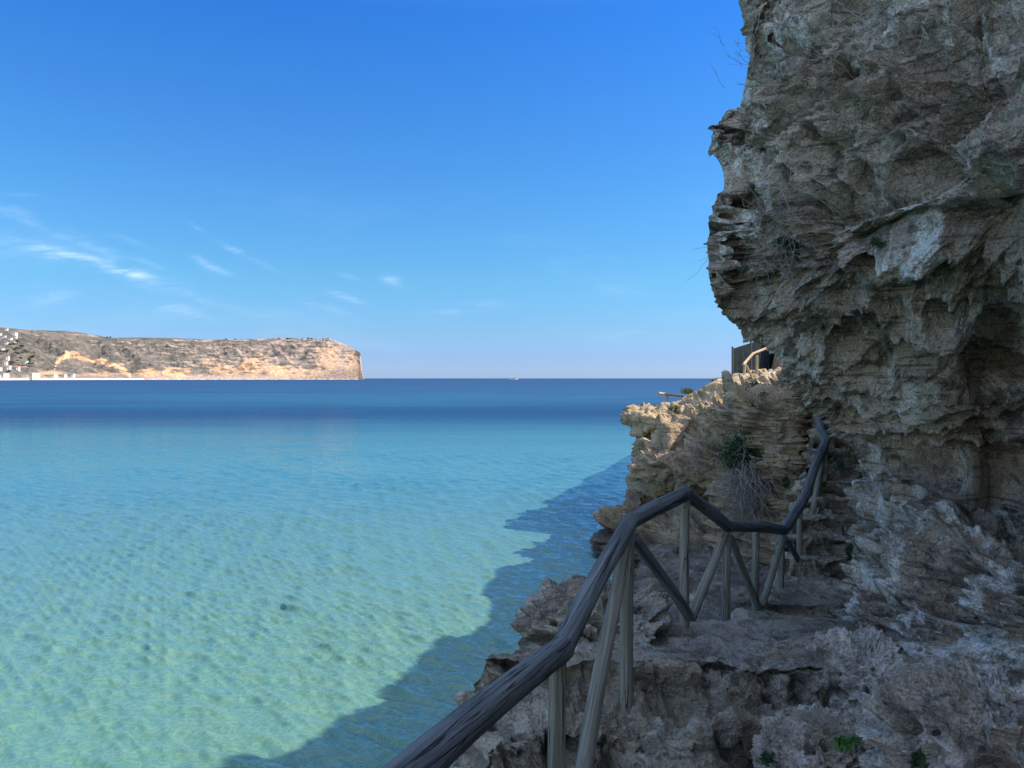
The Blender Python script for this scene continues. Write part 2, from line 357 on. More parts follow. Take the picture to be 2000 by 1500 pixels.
    mx = t.new('ShaderNodeMixShader'); t.l.new(f, mx.inputs[0]); t.l.new(d.outputs[0], mx.inputs[1]); t.l.new(gl.outputs[0], mx.inputs[2])
    t.l.new(mx.outputs[0], o_.inputs[0])
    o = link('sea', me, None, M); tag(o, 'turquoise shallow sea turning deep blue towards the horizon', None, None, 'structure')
build_sea()

# ------------------------------------------------------------------ cliff
# columns from near right to the far hidden side, each a profile from foot to top
cliff_cols = [
    # behind and beside the camera
    [(3.0, -9, -4.5), (3.0, -9, -2), (3.0, -9, -1), (3.1, -9, 0), (3.2, -9, .3), (3.0, -9, .6), (2.8, -9, 1), (2.6, -9, 1.6), (2.4, -9, 2.2), (2.3, -9, 2.8), (2.3, -9, 3.4), (2.3, -9, 3.8), (2.4, -9, 4.2), (2.6, -9, 4.6), (2.9, -9, 5.0), (3.6, -9, 5.4), (8, -9, 6), (18, -9, 6.5)],
    [(2.4, -3, -4.5), (2.4, -3, -2), (2.4, -3, -1), (2.5, -3, -.4), (2.6, -3, 0), (2.5, -3, .4), (2.4, -3, .8), (2.2, -3, 1.4), (2.1, -3, 2.0), (2.0, -3, 2.6), (2.0, -3, 3.2), (2.0, -3, 3.6), (2.1, -3, 4.0), (2.3, -3, 4.4), (2.6, -3, 4.9), (3.4, -3, 5.4), (8, -3, 6), (18, -3, 6.5)],
    [(2.3, 1.2, -4.5), (2.3, 1.2, -2.2), (2.3, 1.2, -1.2), (2.4, 1.2, -.7), (2.5, 1.2, -.4), (2.4, 1.2, -.2), (2.3, 1.2, .2), (2.1, 1.2, .8), (2.0, 1.2, 1.4), (1.95, 1.2, 2.0), (1.95, 1.2, 2.6), (2.0, 1.2, 3.2), (2.1, 1.2, 3.7), (2.3, 1.2, 4.2), (2.6, 1.2, 4.8), (3.4, 1.2, 5.4), (8, 1.2, 6), (18, 1.2, 6.5)],
    [(2.75, 3.4, -4.5), (2.75, 3.4, -1.8), (2.75, 3.4, -1.3), (2.8, 3.4, -.9), (3.1, 3.4, -.7), (3.1, 3.3, -.55), (2.9, 3.2, -.3), (2.75, 3.0, .1), (2.65, 2.9, .5), (2.6, 2.8, .85), (2.6, 2.8, 1.15), (2.6, 2.8, 1.4), (2.65, 2.8, 1.75), (2.7, 2.9, 2.2), (2.9, 3.0, 3.1), (3.6, 3.2, 4.4), (8, 3, 6), (18, 3, 6.5)],
    # visible
    [P(2010, 1950, 4.3), P(2010, 1330, 4.3), P(2010, 1160, 4.4), P(2010, 1020, 4.9), P(2010, 955, 6.1), P(2010, 925, 6.2), P(2010, 845, 6.0), P(2010, 705, 5.3), P(2010, 560, 4.1), P(2010, 420, 3.6), P(2010, 300, 3.6), P(2010, 200, 3.75), P(2010, 90, 4.0), P(2010, -30, 4.3), P(2010, -250, 4.7), P(2100, -420, 5.1), (8, 5, 6), (18, 5, 6.5)],
    [P(1860, 1850, 4.9), P(1860, 1300, 4.9), P(1860, 1130, 5.1), P(1860, 1010, 5.6), P(1860, 948, 6.8), P(1860, 918, 6.8), P(1860, 850, 6.6), P(1855, 705, 5.7), P(1850, 560, 4.6), P(1850, 420, 4.1), P(1850, 300, 4.1), P(1850, 200, 4.3), P(1850, 90, 4.6), P(1860, -30, 4.9), P(1880, -230, 5.2), P(2000, -380, 5.6), (8, 7, 6), (18, 7, 6.5)],
    [P(1700, 1750, 5.6), P(1705, 1260, 5.8), P(1730, 1110, 6.1), P(1745, 990, 6.8), P(1745, 925, 7.8), P(1730, 902, 7.7), P(1705, 855, 7.3), P(1690, 715, 6.3), P(1690, 565, 5.2), P(1700, 420, 4.65), P(1705, 300, 4.8), P(1705, 200, 5.0), P(1710, 90, 5.3), P(1720, -30, 5.6), P(1750, -180, 5.8), P(1880, -300, 6.1), (8, 7.6, 5.2), (18, 8, 5.6)],
    [P(1600, 1700, 6.0), P(1625, 1240, 6.4), P(1652, 1100, 7.2), P(1672, 980, 7.9), P(1675, 912, 8.2), P(1662, 893, 7.8), P(1612, 845, 7.4), P(1570, 725, 6.8), P(1545, 585, 5.9), P(1540, 440, 5.65), P(1555, 330, 5.7), P(1550, 230, 5.85), P(1565, 110, 6.05), P(1585, -20, 6.2), P(1610, -90, 6.35), P(1740, -150, 6.7), (8, 8.2, 4.6), (18, 8.6, 5)],
    [P(1640, 1640, 7.4), P(1655, 1240, 7.6), P(1668, 1100, 8.4), P(1684, 980, 8.9), P(1690, 890, 9.0), P(1640, 840, 8.3), P(1565, 775, 7.5), P(1495, 668, 6.9), P(1435, 575, 6.55), P(1420, 450, 6.4), P(1445, 340, 6.4), P(1432, 268, 6.45), P(1475, 190, 6.5), P(1500, 100, 6.6), P(1530, -20, 6.7), P(1650, -90, 7.1), (7.5, 8.4, 4.2), (18, 9, 4.6)],
    [P(1690, 1600, 8.8), P(1700, 1240, 9.0), P(1705, 1100, 9.6), P(1715, 980, 9.9), P(1720, 890, 9.9), P(1650, 810, 9.0), P(1555, 710, 8.1), P(1485, 645, 7.4), P(1402, 595, 7.0), P(1398, 455, 6.8), P(1428, 338, 6.8), P(1408, 268, 6.8), P(1460, 195, 6.85), P(1500, 130, 6.9), P(1550, 0, 7.0), P(1700, -60, 7.4), (8, 8.6, 4.1), (18, 9.5, 4.4)],
    [(5.5, 10.4, -4.5), (5.5, 10.4, -2.6), (5.5, 10.6, -2), (5.6, 10.8, -1.4), (5.7, 10.8, -1), (5.3, 10.2, -.2), (3.9, 9.3, .6), (3.8, 9.0, 1.1), (4.0, 8.9, 1.5), (4.4, 8.9, 1.9), (4.6, 8.8, 2.3), (4.8, 8.7, 2.6), (5.1, 8.7, 2.9), (5.5, 8.8, 3.2), (6.5, 9.1, 3.4), (7.2, 9.6, 3.6), (9.5, 11, 3.8), (18, 12, 4.2)],
    [(7.5, 12.5, -4.5), (7.5, 12.5, -2.6), (7.5, 12.7, -2), (7.5, 12.8, -1.4), (7.4, 12.8, -.8), (7.0, 12.5, -.2), (5.9, 12.2, .2), (5.1, 11.8, .7), (5.0, 11.8, 1.2), (5.1, 11.8, 1.6), (5.3, 11.8, 2.0), (5.6, 11.8, 2.3), (6.0, 11.9, 2.6), (6.3, 12, 2.8), (6.8, 12.3, 3.0), (8, 13, 3.1), (11, 14, 3.2), (18, 16, 3.4)],
]
ctrl = [[cliff_cols[c][r] for c in range(len(cliff_cols))] for r in range(18)]
def cliff_disp(p, n):
    z = p[:, 2]
    low = smooth(z, 1.1, -0.3)
    pale = smooth(z, -0.4, 1.2); tl = smooth(z, -0.9, -0.5)
    d = rock_disp(p, strata=0.16 + 0.74 * low, tafoni=0.65 + 0.6 * pale, scale=1.0, tilt=(-0.05 * tl, 0.20 * tl), big=0.75)
    vis = smooth(p[:, 1], -2, 2)
    # caves and long recesses under the brow
    for (u, v, Y, rx, rz, dp) in [(1660, 390, 5.0, .34, .16, .45), (1890, 415, 3.95, .42, .15, .55), (1960, 480, 3.8, .28, .12, .35), (1530, 555, 5.95, .22, .09, .32), (1790, 712, 5.2, .42, .08, .40),
                                  (1930, 745, 4.8, .5, .14, .60), (1760, 918, 7.0, .6, .13, .50), (1980, 1240, 4.2, .22, .16, .35), (1880, 925, 6.1, .7, .13, .50), (1640, 500, 5.4, .3, .05, .14), (1700, 1160, 6.0, .2, .06, .18),
                                  (1960, 1010, 4.5, .16, .09, .25), (1520, 115, 6.5, .3, .14, .25)]:
        c = np.array(P(u, v, Y)); e = (p - c) / np.array([rx * 1.6, rx * 2.2, rz])
        e = e + 0.35 * np.stack([gnoise(p * 3), gnoise(p * 3 + 5), gnoise(p * 3 + 9)], -1)
        d -= dp * np.exp(-np.sum(e * e, -1))
    # brows that stand out
    for (u, v, Y, rx, rz, dp) in [(1700, 845, 5.6, .8, .05, .05), (1780, 650, 4.9, .5, .05, .12), (1750, 540, 4.9, .3, .08, .10), (1960, 620, 3.9, .4, .06, .12), (1980, 380, 3.8, .3, .05, .16)]:
        c = np.array(P(u, v, Y)); e = (p - c) / np.array([rx * 1.6, rx * 2.2, rz])
        d += dp * np.exp(-np.sum(e * e, -1))
    return d
wc = [2, 2, 3, 8, 20, 22, 24, 24, 14, 8, 4]
wr = [2, 10, 10, 8, 8, 9, 12, 12, 12, 11, 10, 10, 11, 6, 5, 3, 2]
cliff = net('cliff', ctrl, 1350, 1080, M_cliff, cliff_disp, wr, wc, flip=False)
tag(cliff, 'tall pitted limestone cliff overhanging the path on the right', None, None, 'structure')

# ------------------------------------------------------------------ ground with the steps
def ground():
    xs = np.linspace(-2.2, 6.0, 640); ys = np.linspace(0.3, 13.5, 900)
    Yg, Xg = np.meshgrid(ys, xs, indexing='ij'); p = np.stack([Xg, Yg, np.zeros_like(Xg)], -1).reshape(-1, 3); X, Y = p[:, 0].copy(), p[:, 1].copy()
    wob = 0.13 * fbm(p * 1.3, 3) + 0.04 * gnoise(p * 5)
    Yw = Y + wob + 0.06 * (X - 1.5)
    z = np.interp(Yw, [0, 2.0, 2.6, 3.3, 3.45, 3.9, 4.0, 4.35, 4.42, 4.80, 4.90, 5.6, 6.6, 7.3, 7.38, 8.3],
                      [-1.62, -1.7, -2.0, -2.45, -2.45, -2.40, -2.28, -2.22, -2.12, -2.08, -1.86, -1.93, -2.10, -2.28, -2.20, -2.22])
    # flight climbing away
    st = np.clip((Yw - 8.45) / 0.33, 0, 12); k = np.floor(st); fr = st - k
    xl = np.interp(Y, [0, 3.0, 3.8, 4.3, 4.7, 5.0, 5.4, 5.9, 6.5, 7.2, 8.0, 8.8, 10.2, 12, 13.5], [-0.9, -0.75, -0.62, -0.50, -0.48, -0.25, 0.10, 0.95, 1.75, 2.35, 2.80, 3.15, 4.05, 4.9, 5.5])
    e = xl + 0.12 * fbm(p * 2.1 + 4, 3) - X
    z = z + np.where(Yw > 8.45, 0.175 * (k + smooth(fr, 0.0, 0.35)), 0) * (1 - smooth(e, -0.1, 0.5))
    z = z - smooth(e, -0.05, 0.35) * 1.1 - smooth(e, 0.1, 1.2) * 2.4 - 0.35 * smooth(e, -0.75, 0.1) * smooth(4.9 - Y, 0, 0.3)
    z = np.where(e > 1.0, np.minimum(z, -3.9 - (e - 1.0)), z)
    lim = np.interp(Y, [6.3, 8, 11, 13], [0.8, 1.6, 3.0, 3.2]); shelf = -3.05 + 0.25 * fbm(p * 1.1 + 8, 3) - smooth(e - lim, -0.3, 0.5) * 3 - smooth(6.6 - Y, 0, 0.5) * 3
    z = np.maximum(z, shelf)
    p[:, 2] = z
    G = p.reshape(len(ys), len(xs), 3)
    N = normals(G); N[N[..., 2] < 0] *= -1
    nn = N.reshape(-1, 3)
    flat = smooth(nn[:, 2], 0.6, 0.95) * smooth(Yw, 4.7, 5.0)
    d = rock_disp(p, strata=1.0, tafoni=0.75, scale=0.6, big=0.35)
    q = p + nn * (d * (1.0 - 0.72 * flat))[:, None]
    me = mesh_from('stone_path', q, grid_faces(len(ys), len(xs))[:, ::-1])
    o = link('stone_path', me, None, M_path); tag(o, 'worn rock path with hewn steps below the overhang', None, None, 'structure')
ground()

# ------------------------------------------------------------------ blobs: boulders as displaced closed shells
def boulder(name, center, rad, mat, n=260, m=420, strata=0.6, tafoni=1.0, scale=0.6, rot=0.0, sq=2.6, big=1.0, seed=0, under=0.0):
    th = np.linspace(0.004, math.pi - 0.004, n); ph = np.linspace(0, 2 * math.pi, m, endpoint=False)
    T, Pp = np.meshgrid(th, ph, indexing='ij')
    d = np.stack([np.sin(T) * np.cos(Pp), np.sin(T) * np.sin(Pp), np.cos(T)], -1).reshape(-1, 3)
    k = (np.abs(d) ** sq).sum(-1) ** (-1.0 / sq); b = d * k[:, None]
    if under: b[:, :2] *= (1 - under * smooth(-b[:, 2], -0.1, 0.9))[:, None]
    b = b * np.array(rad); c, s = math.cos(rot), math.sin(rot)
    b = np.stack([b[:, 0] * c - b[:, 1] * s, b[:, 0] * s + b[:, 1] * c, b[:, 2]], -1)
    p = b + np.array(center); nn = b / np.array(rad) ** 1.0; nn /= np.linalg.norm(nn, axis=1, keepdims=True)
    q = p + nn * rock_disp(p + seed, strata=strata, tafoni=tafoni, scale=scale, big=big)[:, None]
    me = mesh_from(name, q - np.array(center), grid_faces(n, m, True)[:, ::1])
    return link(name, me, None, mat, center)
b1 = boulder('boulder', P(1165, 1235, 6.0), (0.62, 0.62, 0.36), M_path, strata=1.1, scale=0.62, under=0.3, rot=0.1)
tag(b1, 'rough brown boulder jutting over the water left of the path, behind the brace', 'boulder')
b2 = boulder('boulder', P(1950, 1515, 3.15), (0.50, 0.50, 0.42), M_near, tafoni=1.5, strata=0.12, scale=0.45, n=320, m=520, seed=3)
tag(b2, 'pale pitted boulder in the bottom right corner, nearest the camera', 'boulder')
b3 = boulder('boulder', P(1600, 1490, 3.9), (0.36, 0.34, 0.27), M_near, strata=0.2, scale=0.42, seed=9, tafoni=0.6)
tag(b3, 'bluish grey boulder with a smooth top, left of the small green weed', 'boulder')
b4 = boulder('boulder', P(1520, 10, 7.0), (0.31, 0.45, 0.58), M_cliff, strata=0.2, scale=0.45, seed=14, tafoni=0.4, sq=2.2)
tag(b4, 'rounded speckled boulder perched at the top left of the overhang', 'boulder')
b5 = boulder('boulder', P(1690, 1345, 5.0), (0.34, 0.5, 0.36), M_near, strata=0.2, scale=0.5, seed=21, tafoni=1.0)
tag(b5, 'knobbly grey boulder at the foot of the wall, right of the high step', 'boulder')

# ------------------------------------------------------------------ rocks beyond the path
def front_rock():
    cols = [
        [P(1300, 1110, 20), P(1300, 1070, 20), P(1300, 1020, 20), P(1300, 960, 20), P(1300, 900, 19.5), P(1320, 870, 20), P(1400, 850, 21), P(1450, 840, 22)],
        [P(1185, 1120, 17.5), P(1180, 1078, 17.3), P(1190, 1020, 17.2), P(1254, 960, 17.6), P(1258, 905, 16.9), P(1284, 866, 18.6), P(1352, 842, 19.6), P(1400, 830, 21)],
        [P(1240, 1160, 15.6), P(1240, 1100, 15.6), P(1245, 1040, 15.8), P(1268, 965, 17.3), P(1262, 915, 16.0), P(1290, 872, 16.4), P(1350, 838, 18), P(1410, 825, 20)],
        [P(1330, 1220, 13.8), P(1330, 1140, 14.0), P(1330, 1060, 14.5), P(1335, 975, 16.4), P(1335, 915, 15.0), P(1350, 868, 16.4), P(1385, 832, 17.6), P(1430, 815, 19)],
        [P(1430, 1260, 12.6), P(1430, 1170, 12.8), P(1425, 1070, 13.3), P(1420, 970, 14.9), P(1415, 900, 13.7), P(1420, 840, 14.2), P(1440, 815, 16), P(1470, 800, 18)],
        [P(1520, 1280, 11.8), P(1520, 1180, 12.0), P(1510, 1080, 12.4), P(1505, 990, 12.9), P(1500, 900, 12.9), P(1500, 845, 13.5), P(1510, 800, 15), P(1530, 770, 17)],
        [P(1640, 1280, 11.2), P(1640, 1180, 11.3), P(1620, 1080, 11.7), P(1610, 990, 12.2), P(1600, 900, 12.4), P(1590, 830, 13), P(1590, 770, 14.5), P(1600, 730, 16)],
    ]
    ctrl = [[cols[c][r] for c in range(len(cols))] for r in range(8)]
    def dd(p, n):
        low = smooth(p[:, 2], -0.9, -1.6)
        return rock_disp(p, strata=0.7 + 0.9 * low, tafoni=0.35 + 0.5 * (1 - low), scale=1.15, tilt=(0.02, 0.0), big=0.9)
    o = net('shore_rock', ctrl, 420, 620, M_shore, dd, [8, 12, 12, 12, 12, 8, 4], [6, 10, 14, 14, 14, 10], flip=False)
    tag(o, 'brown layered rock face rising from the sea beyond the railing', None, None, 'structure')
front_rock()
def tip_rock():
    cols = [
        [P(1330, 900, 27), P(1330, 880, 27), P(1330, 860, 27), P(1330, 840, 27), P(1330, 825, 27), P(1335, 812, 27), P(1380, 800, 28), P(1430, 780, 30)],
        [P(1262, 930, 21), P(1248, 885, 21), P(1236, 850, 21), P(1222, 822, 20.8), P(1224, 803, 21), P(1250, 794, 22), P(1300, 794, 24), P(1350, 790, 26)],
        [P(1290, 950, 19.0), P(1290, 900, 19.4), P(1280, 865, 20.0), P(1258, 830, 19.6), P(1256, 810, 20), P(1290, 797, 21.3), P(1330, 792, 23), P(1375, 780, 25)],
        [P(1350, 950, 18.2), P(1350, 900, 18.6), P(1345, 860, 19.2), P(1330, 832, 19), P(1330, 808, 19.6), P(1350, 786, 20.8), P(1380, 770, 22.5), P(1415, 755, 24.5)],
        [P(1420, 950, 17.3), P(1420, 890, 17.6), P(1410, 850, 18.2), P(1405, 826, 18.4), P(1400, 790, 19.2), P(1405, 760, 20.4), P(1430, 745, 22), P(1465, 736, 24)],
        [P(1500, 950, 16.5), P(1500, 880, 16.6), P(1490, 840, 17), P(1480, 812, 17.4), P(1475, 778, 18.4), P(1475, 750, 19.8), P(1485, 738, 21.6), P(1500, 732, 24)],
        [P(1600, 950, 15.6), P(1600, 870, 15.8), P(1590, 830, 16), P(1580, 790, 16.6), P(1570, 750, 17.8), P(1565, 730, 19.4), P(1570, 726, 21.5), P(1580, 724, 24)],
    ]
    ctrl = [[cols[c][r] for c in range(len(cols))] for r in range(8)]
    def dd(p, n):
        return np.clip(rock_disp(p, strata=0.9, tafoni=0.35, scale=1.25, tilt=(0.1, 0.0), big=0.9, fine=0.6), -0.22, 0.16)
    o = net('rocky_headland', ctrl, 330, 520, M_sunny, dd, [6, 10, 10, 12, 12, 12, 8], [5, 12, 14, 14, 12, 8], flip=False)
    tag(o, 'sunlit ochre rock point running out over the sea', None, None, 'structure')
tip_rock()
def column_rock():
    cols = [
        [(3.6, 13.5, -3.2), (3.6, 13.5, -2), (3.7, 13.6, -1.2), (3.8, 13.6, -.6), (4.2, 13.8, -.3), (5, 14.5, -.2)],
        [P(1502, 1200, 11.8), P(1505, 1050, 11.8), P(1506, 940, 11.9), P(1504, 830, 11.9), P(1512, 788, 12.1), P(1540, 770, 13)],
        [P(1530, 1200, 11.2), P(1532, 1050, 11.25), P(1532, 940, 11.4), P(1528, 830, 11.4), P(1535, 782, 11.7), P(1560, 760, 13)],
        [P(1578, 1200, 11.1), P(1576, 1050, 11.15), P(1574, 940, 11.3), P(1572, 830, 11.3), P(1575, 770, 11.7), P(1600, 750, 13)],
        [P(1590, 1200, 12.2), P(1590, 1050, 12.2), P(1590, 940, 12.3), P(1590, 830, 12.4), P(1600, 760, 12.8), P(1640, 740, 14)],
    ]
    ctrl = [[cols[c][r] for c in range(len(cols))] for r in range(6)]
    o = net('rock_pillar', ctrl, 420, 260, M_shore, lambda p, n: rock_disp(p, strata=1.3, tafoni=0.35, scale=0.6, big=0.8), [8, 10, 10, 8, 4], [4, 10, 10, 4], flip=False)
    tag(o, 'squarish layered rock pillar standing beside the climbing steps', None, None, 'structure')
column_rock()
def side_wall():
    cols = [
        [P(1640, 1200, 9.2), P(1630, 1100, 9.4), P(1640, 1000, 10.0), P(1650, 930, 10.6), P(1650, 860, 11.0), P(1660, 760, 12)],
        [P(1700, 1200, 8.8), P(1690, 1100, 9.0), P(1690, 1000, 9.5), P(1690, 930, 10.0), P(1690, 860, 10.4), P(1700, 760, 11.2)],
        [P(1800, 1200, 8.4), P(1800, 1100, 8.6), P(1800, 1000, 9.0), P(1800, 930, 9.4), P(1800, 860, 9.8), P(1800, 760, 10.6)],
    ]
    cols.insert(0, [P(1610, 1200, 13), P(1610, 1100, 13), P(1620, 1000, 13), P(1628, 930, 13.2), P(1630, 860, 13.4), P(1640, 760, 14)])
    ctrl = [[cols[c][r] for c in range(len(cols))] for r in range(6)]
    o = net('rock_wall', ctrl, 260, 200, M_cliff, lambda p, n: rock_disp(p, strata=1.2, tafoni=0.3, scale=0.6, big=0.5), None, None, flip=False)
    tag(o, 'layered rock wall on the right of the climbing steps', None, None, 'structure')
side_wall()
def inland():
    xs = np.linspace(0, 1, 160) ** 1.5 * 90; ys = np.concatenate([np.linspace(10.8, 19, 130), np.linspace(19.3, 110, 180)])
    Yg, Tg = np.meshgrid(ys, xs, indexing='ij')
    edge = np.interp(Yg, [10.8, 13, 16, 18.5, 24, 30, 45, 70, 110], [6.0, 6.0, 6.4, 6.7, 7.5, 9.0, 13.5, 22, 37])
    X = edge - 1.5 + Tg
    p = np.stack([X, Yg, 0 * X], -1).reshape(-1, 3)
    t = smooth(Tg.ravel() - 1.5 + 0.8 * fbm(p * 0.4, 3), -1.2, 0.6)
    z = -4.6 + t * 4.4 + 0.25 * fbm(p * 0.3, 3) + 0.02 * np.clip(Tg.ravel(), 0, 60)
    z += 3.9 * smooth(X.ravel() - (0.345 * Yg.ravel() + 0.3), -0.4, 0.6) * smooth(Yg.ravel(), 23.2, 24.0) * (1 - smooth(Yg.ravel(), 44, 52))  # unseen bank added to cast the farther shadow on the water
    z += 3.0 * smooth(Tg.ravel(), 0.9, 1.9) * (1 - smooth(Yg.ravel(), 16.0, 17.6))  # unseen rise added behind the cliff to shade the nearer water
    p[:, 2] = z
    me = mesh_from('coast', p, grid_faces(len(ys), len(xs))[:, ::-1])
    o = link('coast', me, None, M_sunny); tag(o, 'low rocky coast running on behind the point, with unseen rises added for their shadow', None, None, 'structure')
inland()

# ------------------------------------------------------------------ timber
def wood_mat(name, c0, c1, c2):
    M, t, b = principled(name, 0.88, 0.12)
    tcn = t.new('ShaderNodeTexCoord'); ob = tcn.outputs['Object']
    oi = t.new('ShaderNodeObjectInfo'); sh = t.vm('ADD', ob, t.vm('SCALE', (1, 1, 1)))
    ofs = t.new('ShaderNodeCombineXYZ'); t.l.new(t.m('MULTIPLY', oi.outputs['Random'], 9.0), ofs.inputs[2]); t.l.new(t.m('MULTIPLY', oi.outputs['Random'], 5.0), ofs.inputs[0])
    v = t.vm('ADD', ob, ofs.outputs[0])
    n1 = t.noise(t.mapv(v, (22, 22, 1.1)), 1.0, 7, 0.62, 1.2)
    n2 = t.noise(t.mapv(v, (90, 90, 3.0)), 1.0, 4, 0.6, 0.5)
    n3 = t.noise(v, 2.4, 5, 0.6)
    c = t.ramp(n1, [(0.26, c0), (0.50, c1), (0.76, c2)])
    c = t.mix(t.m('MULTIPLY', t.sstep(n2, 0.58, 0.72), 0.6), c, tuple(x * 0.35 for x in c0))
    c = t.mix(t.m('MULTIPLY', t.sstep(n3, 0.5, 0.75), 0.35), c, (0.16, 0.17, 0.13))
    cr_ = t.noise(t.mapv(v, (30, 30, 0.5)), 1.0, 2, 0.5, 0.3)
    crack = t.sstep(t.m('ABSOLUTE', t.m('SUBTRACT', cr_, 0.5)), 0.012, 0.0)
    c = t.mix(t.m('MULTIPLY', crack, 0.8), c, (0.012, 0.012, 0.012))
    t.l.new(c, b.inputs['Base Color'])
    h = t.m('SUBTRACT', t.m('ADD', n1, t.m('MULTIPLY', n2, 0.5)), t.m('MULTIPLY', crack, 0.8))
    t.l.new(t.bump(h, 0.012, 1.0), b.inputs['Normal'])
    return M
W_rail = wood_mat('dark_weathered_timber', (0.038, 0.045, 0.052), (0.100, 0.114, 0.126), (0.205, 0.222, 0.23))
W_post = wood_mat('grey_weathered_timber', (0.10, 0.10, 0.085), (0.21, 0.205, 0.175), (0.34, 0.33, 0.29))
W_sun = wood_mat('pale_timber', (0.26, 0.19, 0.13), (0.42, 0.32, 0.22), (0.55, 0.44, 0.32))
def log(name, a, b, r0, r1, mat, parent, ext=0.0, bend=0.0, nseg=60, nr=40, seed=0):
    a = Vector(a); b = Vector(b); d = (b - a); L = d.length; d.normalize(); a = a - d * ext; b = b + d * ext; L += 2 * ext
    t = np.concatenate([[0, 0, 0.003, 0.008], np.linspace(0.014, 0.986, nseg), [0.992, 0.997, 1, 1]]); prof = np.concatenate([[0.02, 0.82, 0.93, 0.985], np.ones(nseg), [0.985, 0.93, 0.82, 0.02]])
    ang = np.linspace(0, 2 * math.pi, nr, endpoint=False)
    T, A = np.meshgrid(t, ang, indexing='ij'); rr = (r0 + (r1 - r0) * T) * prof[:, None]
    cs, sn = np.cos(A), np.sin(A); z = T * L
    q = np.stack([cs * 0.8 + seed * 3.1, sn * 0.8, z * 1.5], -1).reshape(-1, 3)
    rr = rr * (1 + 0.05 * gnoise(q).reshape(rr.shape) + 0.025 * gnoise(q * np.array([6, 6, 1.0])).reshape(rr.shape))
    # one drying crack down the length
    ca = 1.0 + seed * 2.3; dd = np.abs((A - ca - 0.25 * np.sin(T * 5) + math.pi) % (2 * math.pi) - math.pi)
    rr = rr * (1 - 0.17 * np.exp(-(dd / 0.07) ** 2) * smooth(T, 0.05, 0.15) * smooth(1 - T, 0.1, 0.3))
    bx = bend * np.sin(T * math.pi) ; by = 0.6 * bend * np.sin(T * 2 * math.pi + seed)
    V = np.stack([cs * rr + bx, sn * rr + by, z], -1).reshape(-1, 3)
    me = mesh_from(name, V, grid_faces(len(t), nr, True))
    o = link(name, me, parent, mat)
    o.location = a - Vector(parent.location) if parent else a; o.rotation_mode = 'QUATERNION'; o.rotation_quaternion = d.to_track_quat('Z', 'X')
    return o
base = Vector(P(1420, 1215, 6.3))
rail = empty('wooden_railing', base); tag(rail, 'dark round-log handrail with grey posts and crossed braces along the path', 'railing')
J = {'1': P(1096, 1268, 3.4), '2': P(1230, 1020, 4.75), '3': P(1340, 964, 5.6), '4': P(1422, 1028, 6.3), '6': P(1533, 1036, 8.0), '7': P(1566, 985, 8.6), '8': P(1612, 864, 10.2)}
j1 = np.array(J['1']); near = np.array(P(838, 1492, 2.05)); start = j1 + (near - j1) * 1.75
log('handrail', start, j1, 0.057, 0.056, W_rail, rail, 0.03, 0.012, seed=1, nseg=110, nr=56)
log('handrail', J['1'], J['2'], 0.055, 0.053, W_rail, rail, 0.05, 0.008, seed=2, nseg=90, nr=48)
log('handrail', J['2'], J['3'], 0.052, 0.054, W_rail, rail, 0.03, 0.006, seed=3)
log('handrail', J['3'], J['4'], 0.052, 0.050, W_rail, rail, 0.03, 0.004, seed=4)
log('handrail', J['4'], J['6'], 0.048, 0.052, W_rail, rail, 0.03, 0.012, seed=5)
log('handrail', J['6'], J['7'], 0.052, 0.054, W_rail, rail, 0.03, 0.004, seed=6)
log('handrail', J['7'], J['8'], 0.054, 0.058, W_rail, rail, 0.03, 0.010, seed=7)
log('handrail', J['8'], P(1588, 790, 11.8), 0.056, 0.056, W_rail, rail, 0.03, 0.004, seed=8)
def post(u0, v0, u1, v1, Y, r, s): log('post', P(u1, v1, Y), P(u0, v0, Y), r, r * 0.95, W_post, rail, 0, 0.004, seed=s)
post(1090, 1292, 1088, 1700, 3.4, 0.042, 11)
post(1227, 1040, 1224, 1400, 4.75, 0.044, 12)
post(1339, 975, 1337, 1225, 5.6, 0.038, 13)
post(1421, 1038, 1419, 1235, 6.3, 0.038, 14)
post(1477, 1040, 1477, 1210, 7.2, 0.036, 15)
post(1528, 1045, 1526, 1190, 8.0, 0.036, 16)
post(1563, 995, 1563, 1125, 8.65, 0.034, 17)
post(1612, 872, 1612, 985, 10.2, 0.042, 18)
def brace(u0, v0, Y0, u1, v1, Y1, r, s, m=None): log('brace', P(u0, v0, Y0), P(u1, v1, Y1), r, r * 0.92, m or W_post, rail, 0.01, 0.006, seed=s)
brace(1135, 1530, 3.5, 1222, 1062, 4.60, 0.043, 21)
brace(1347, 1205, 5.55, 1240, 1052, 4.85, 0.040, 22, W_rail)
brace(1352, 1208, 5.70, 1416, 1046, 6.25, 0.038, 23)
brace(1482, 1188, 7.10, 1426, 1050, 6.38, 0.034, 24)
brace(1489, 1185, 7.25, 1532, 1050, 7.95, 0.034, 25)
brace(1568, 1110, 8.55, 1536, 1055, 8.08, 0.032, 26, W_rail)
brace(1572, 1108, 8.80, 1610, 880, 10.1, 0.042, 27)
brace(1604, 905, 10.4, 1590, 825, 11.6, 0.046, 28)

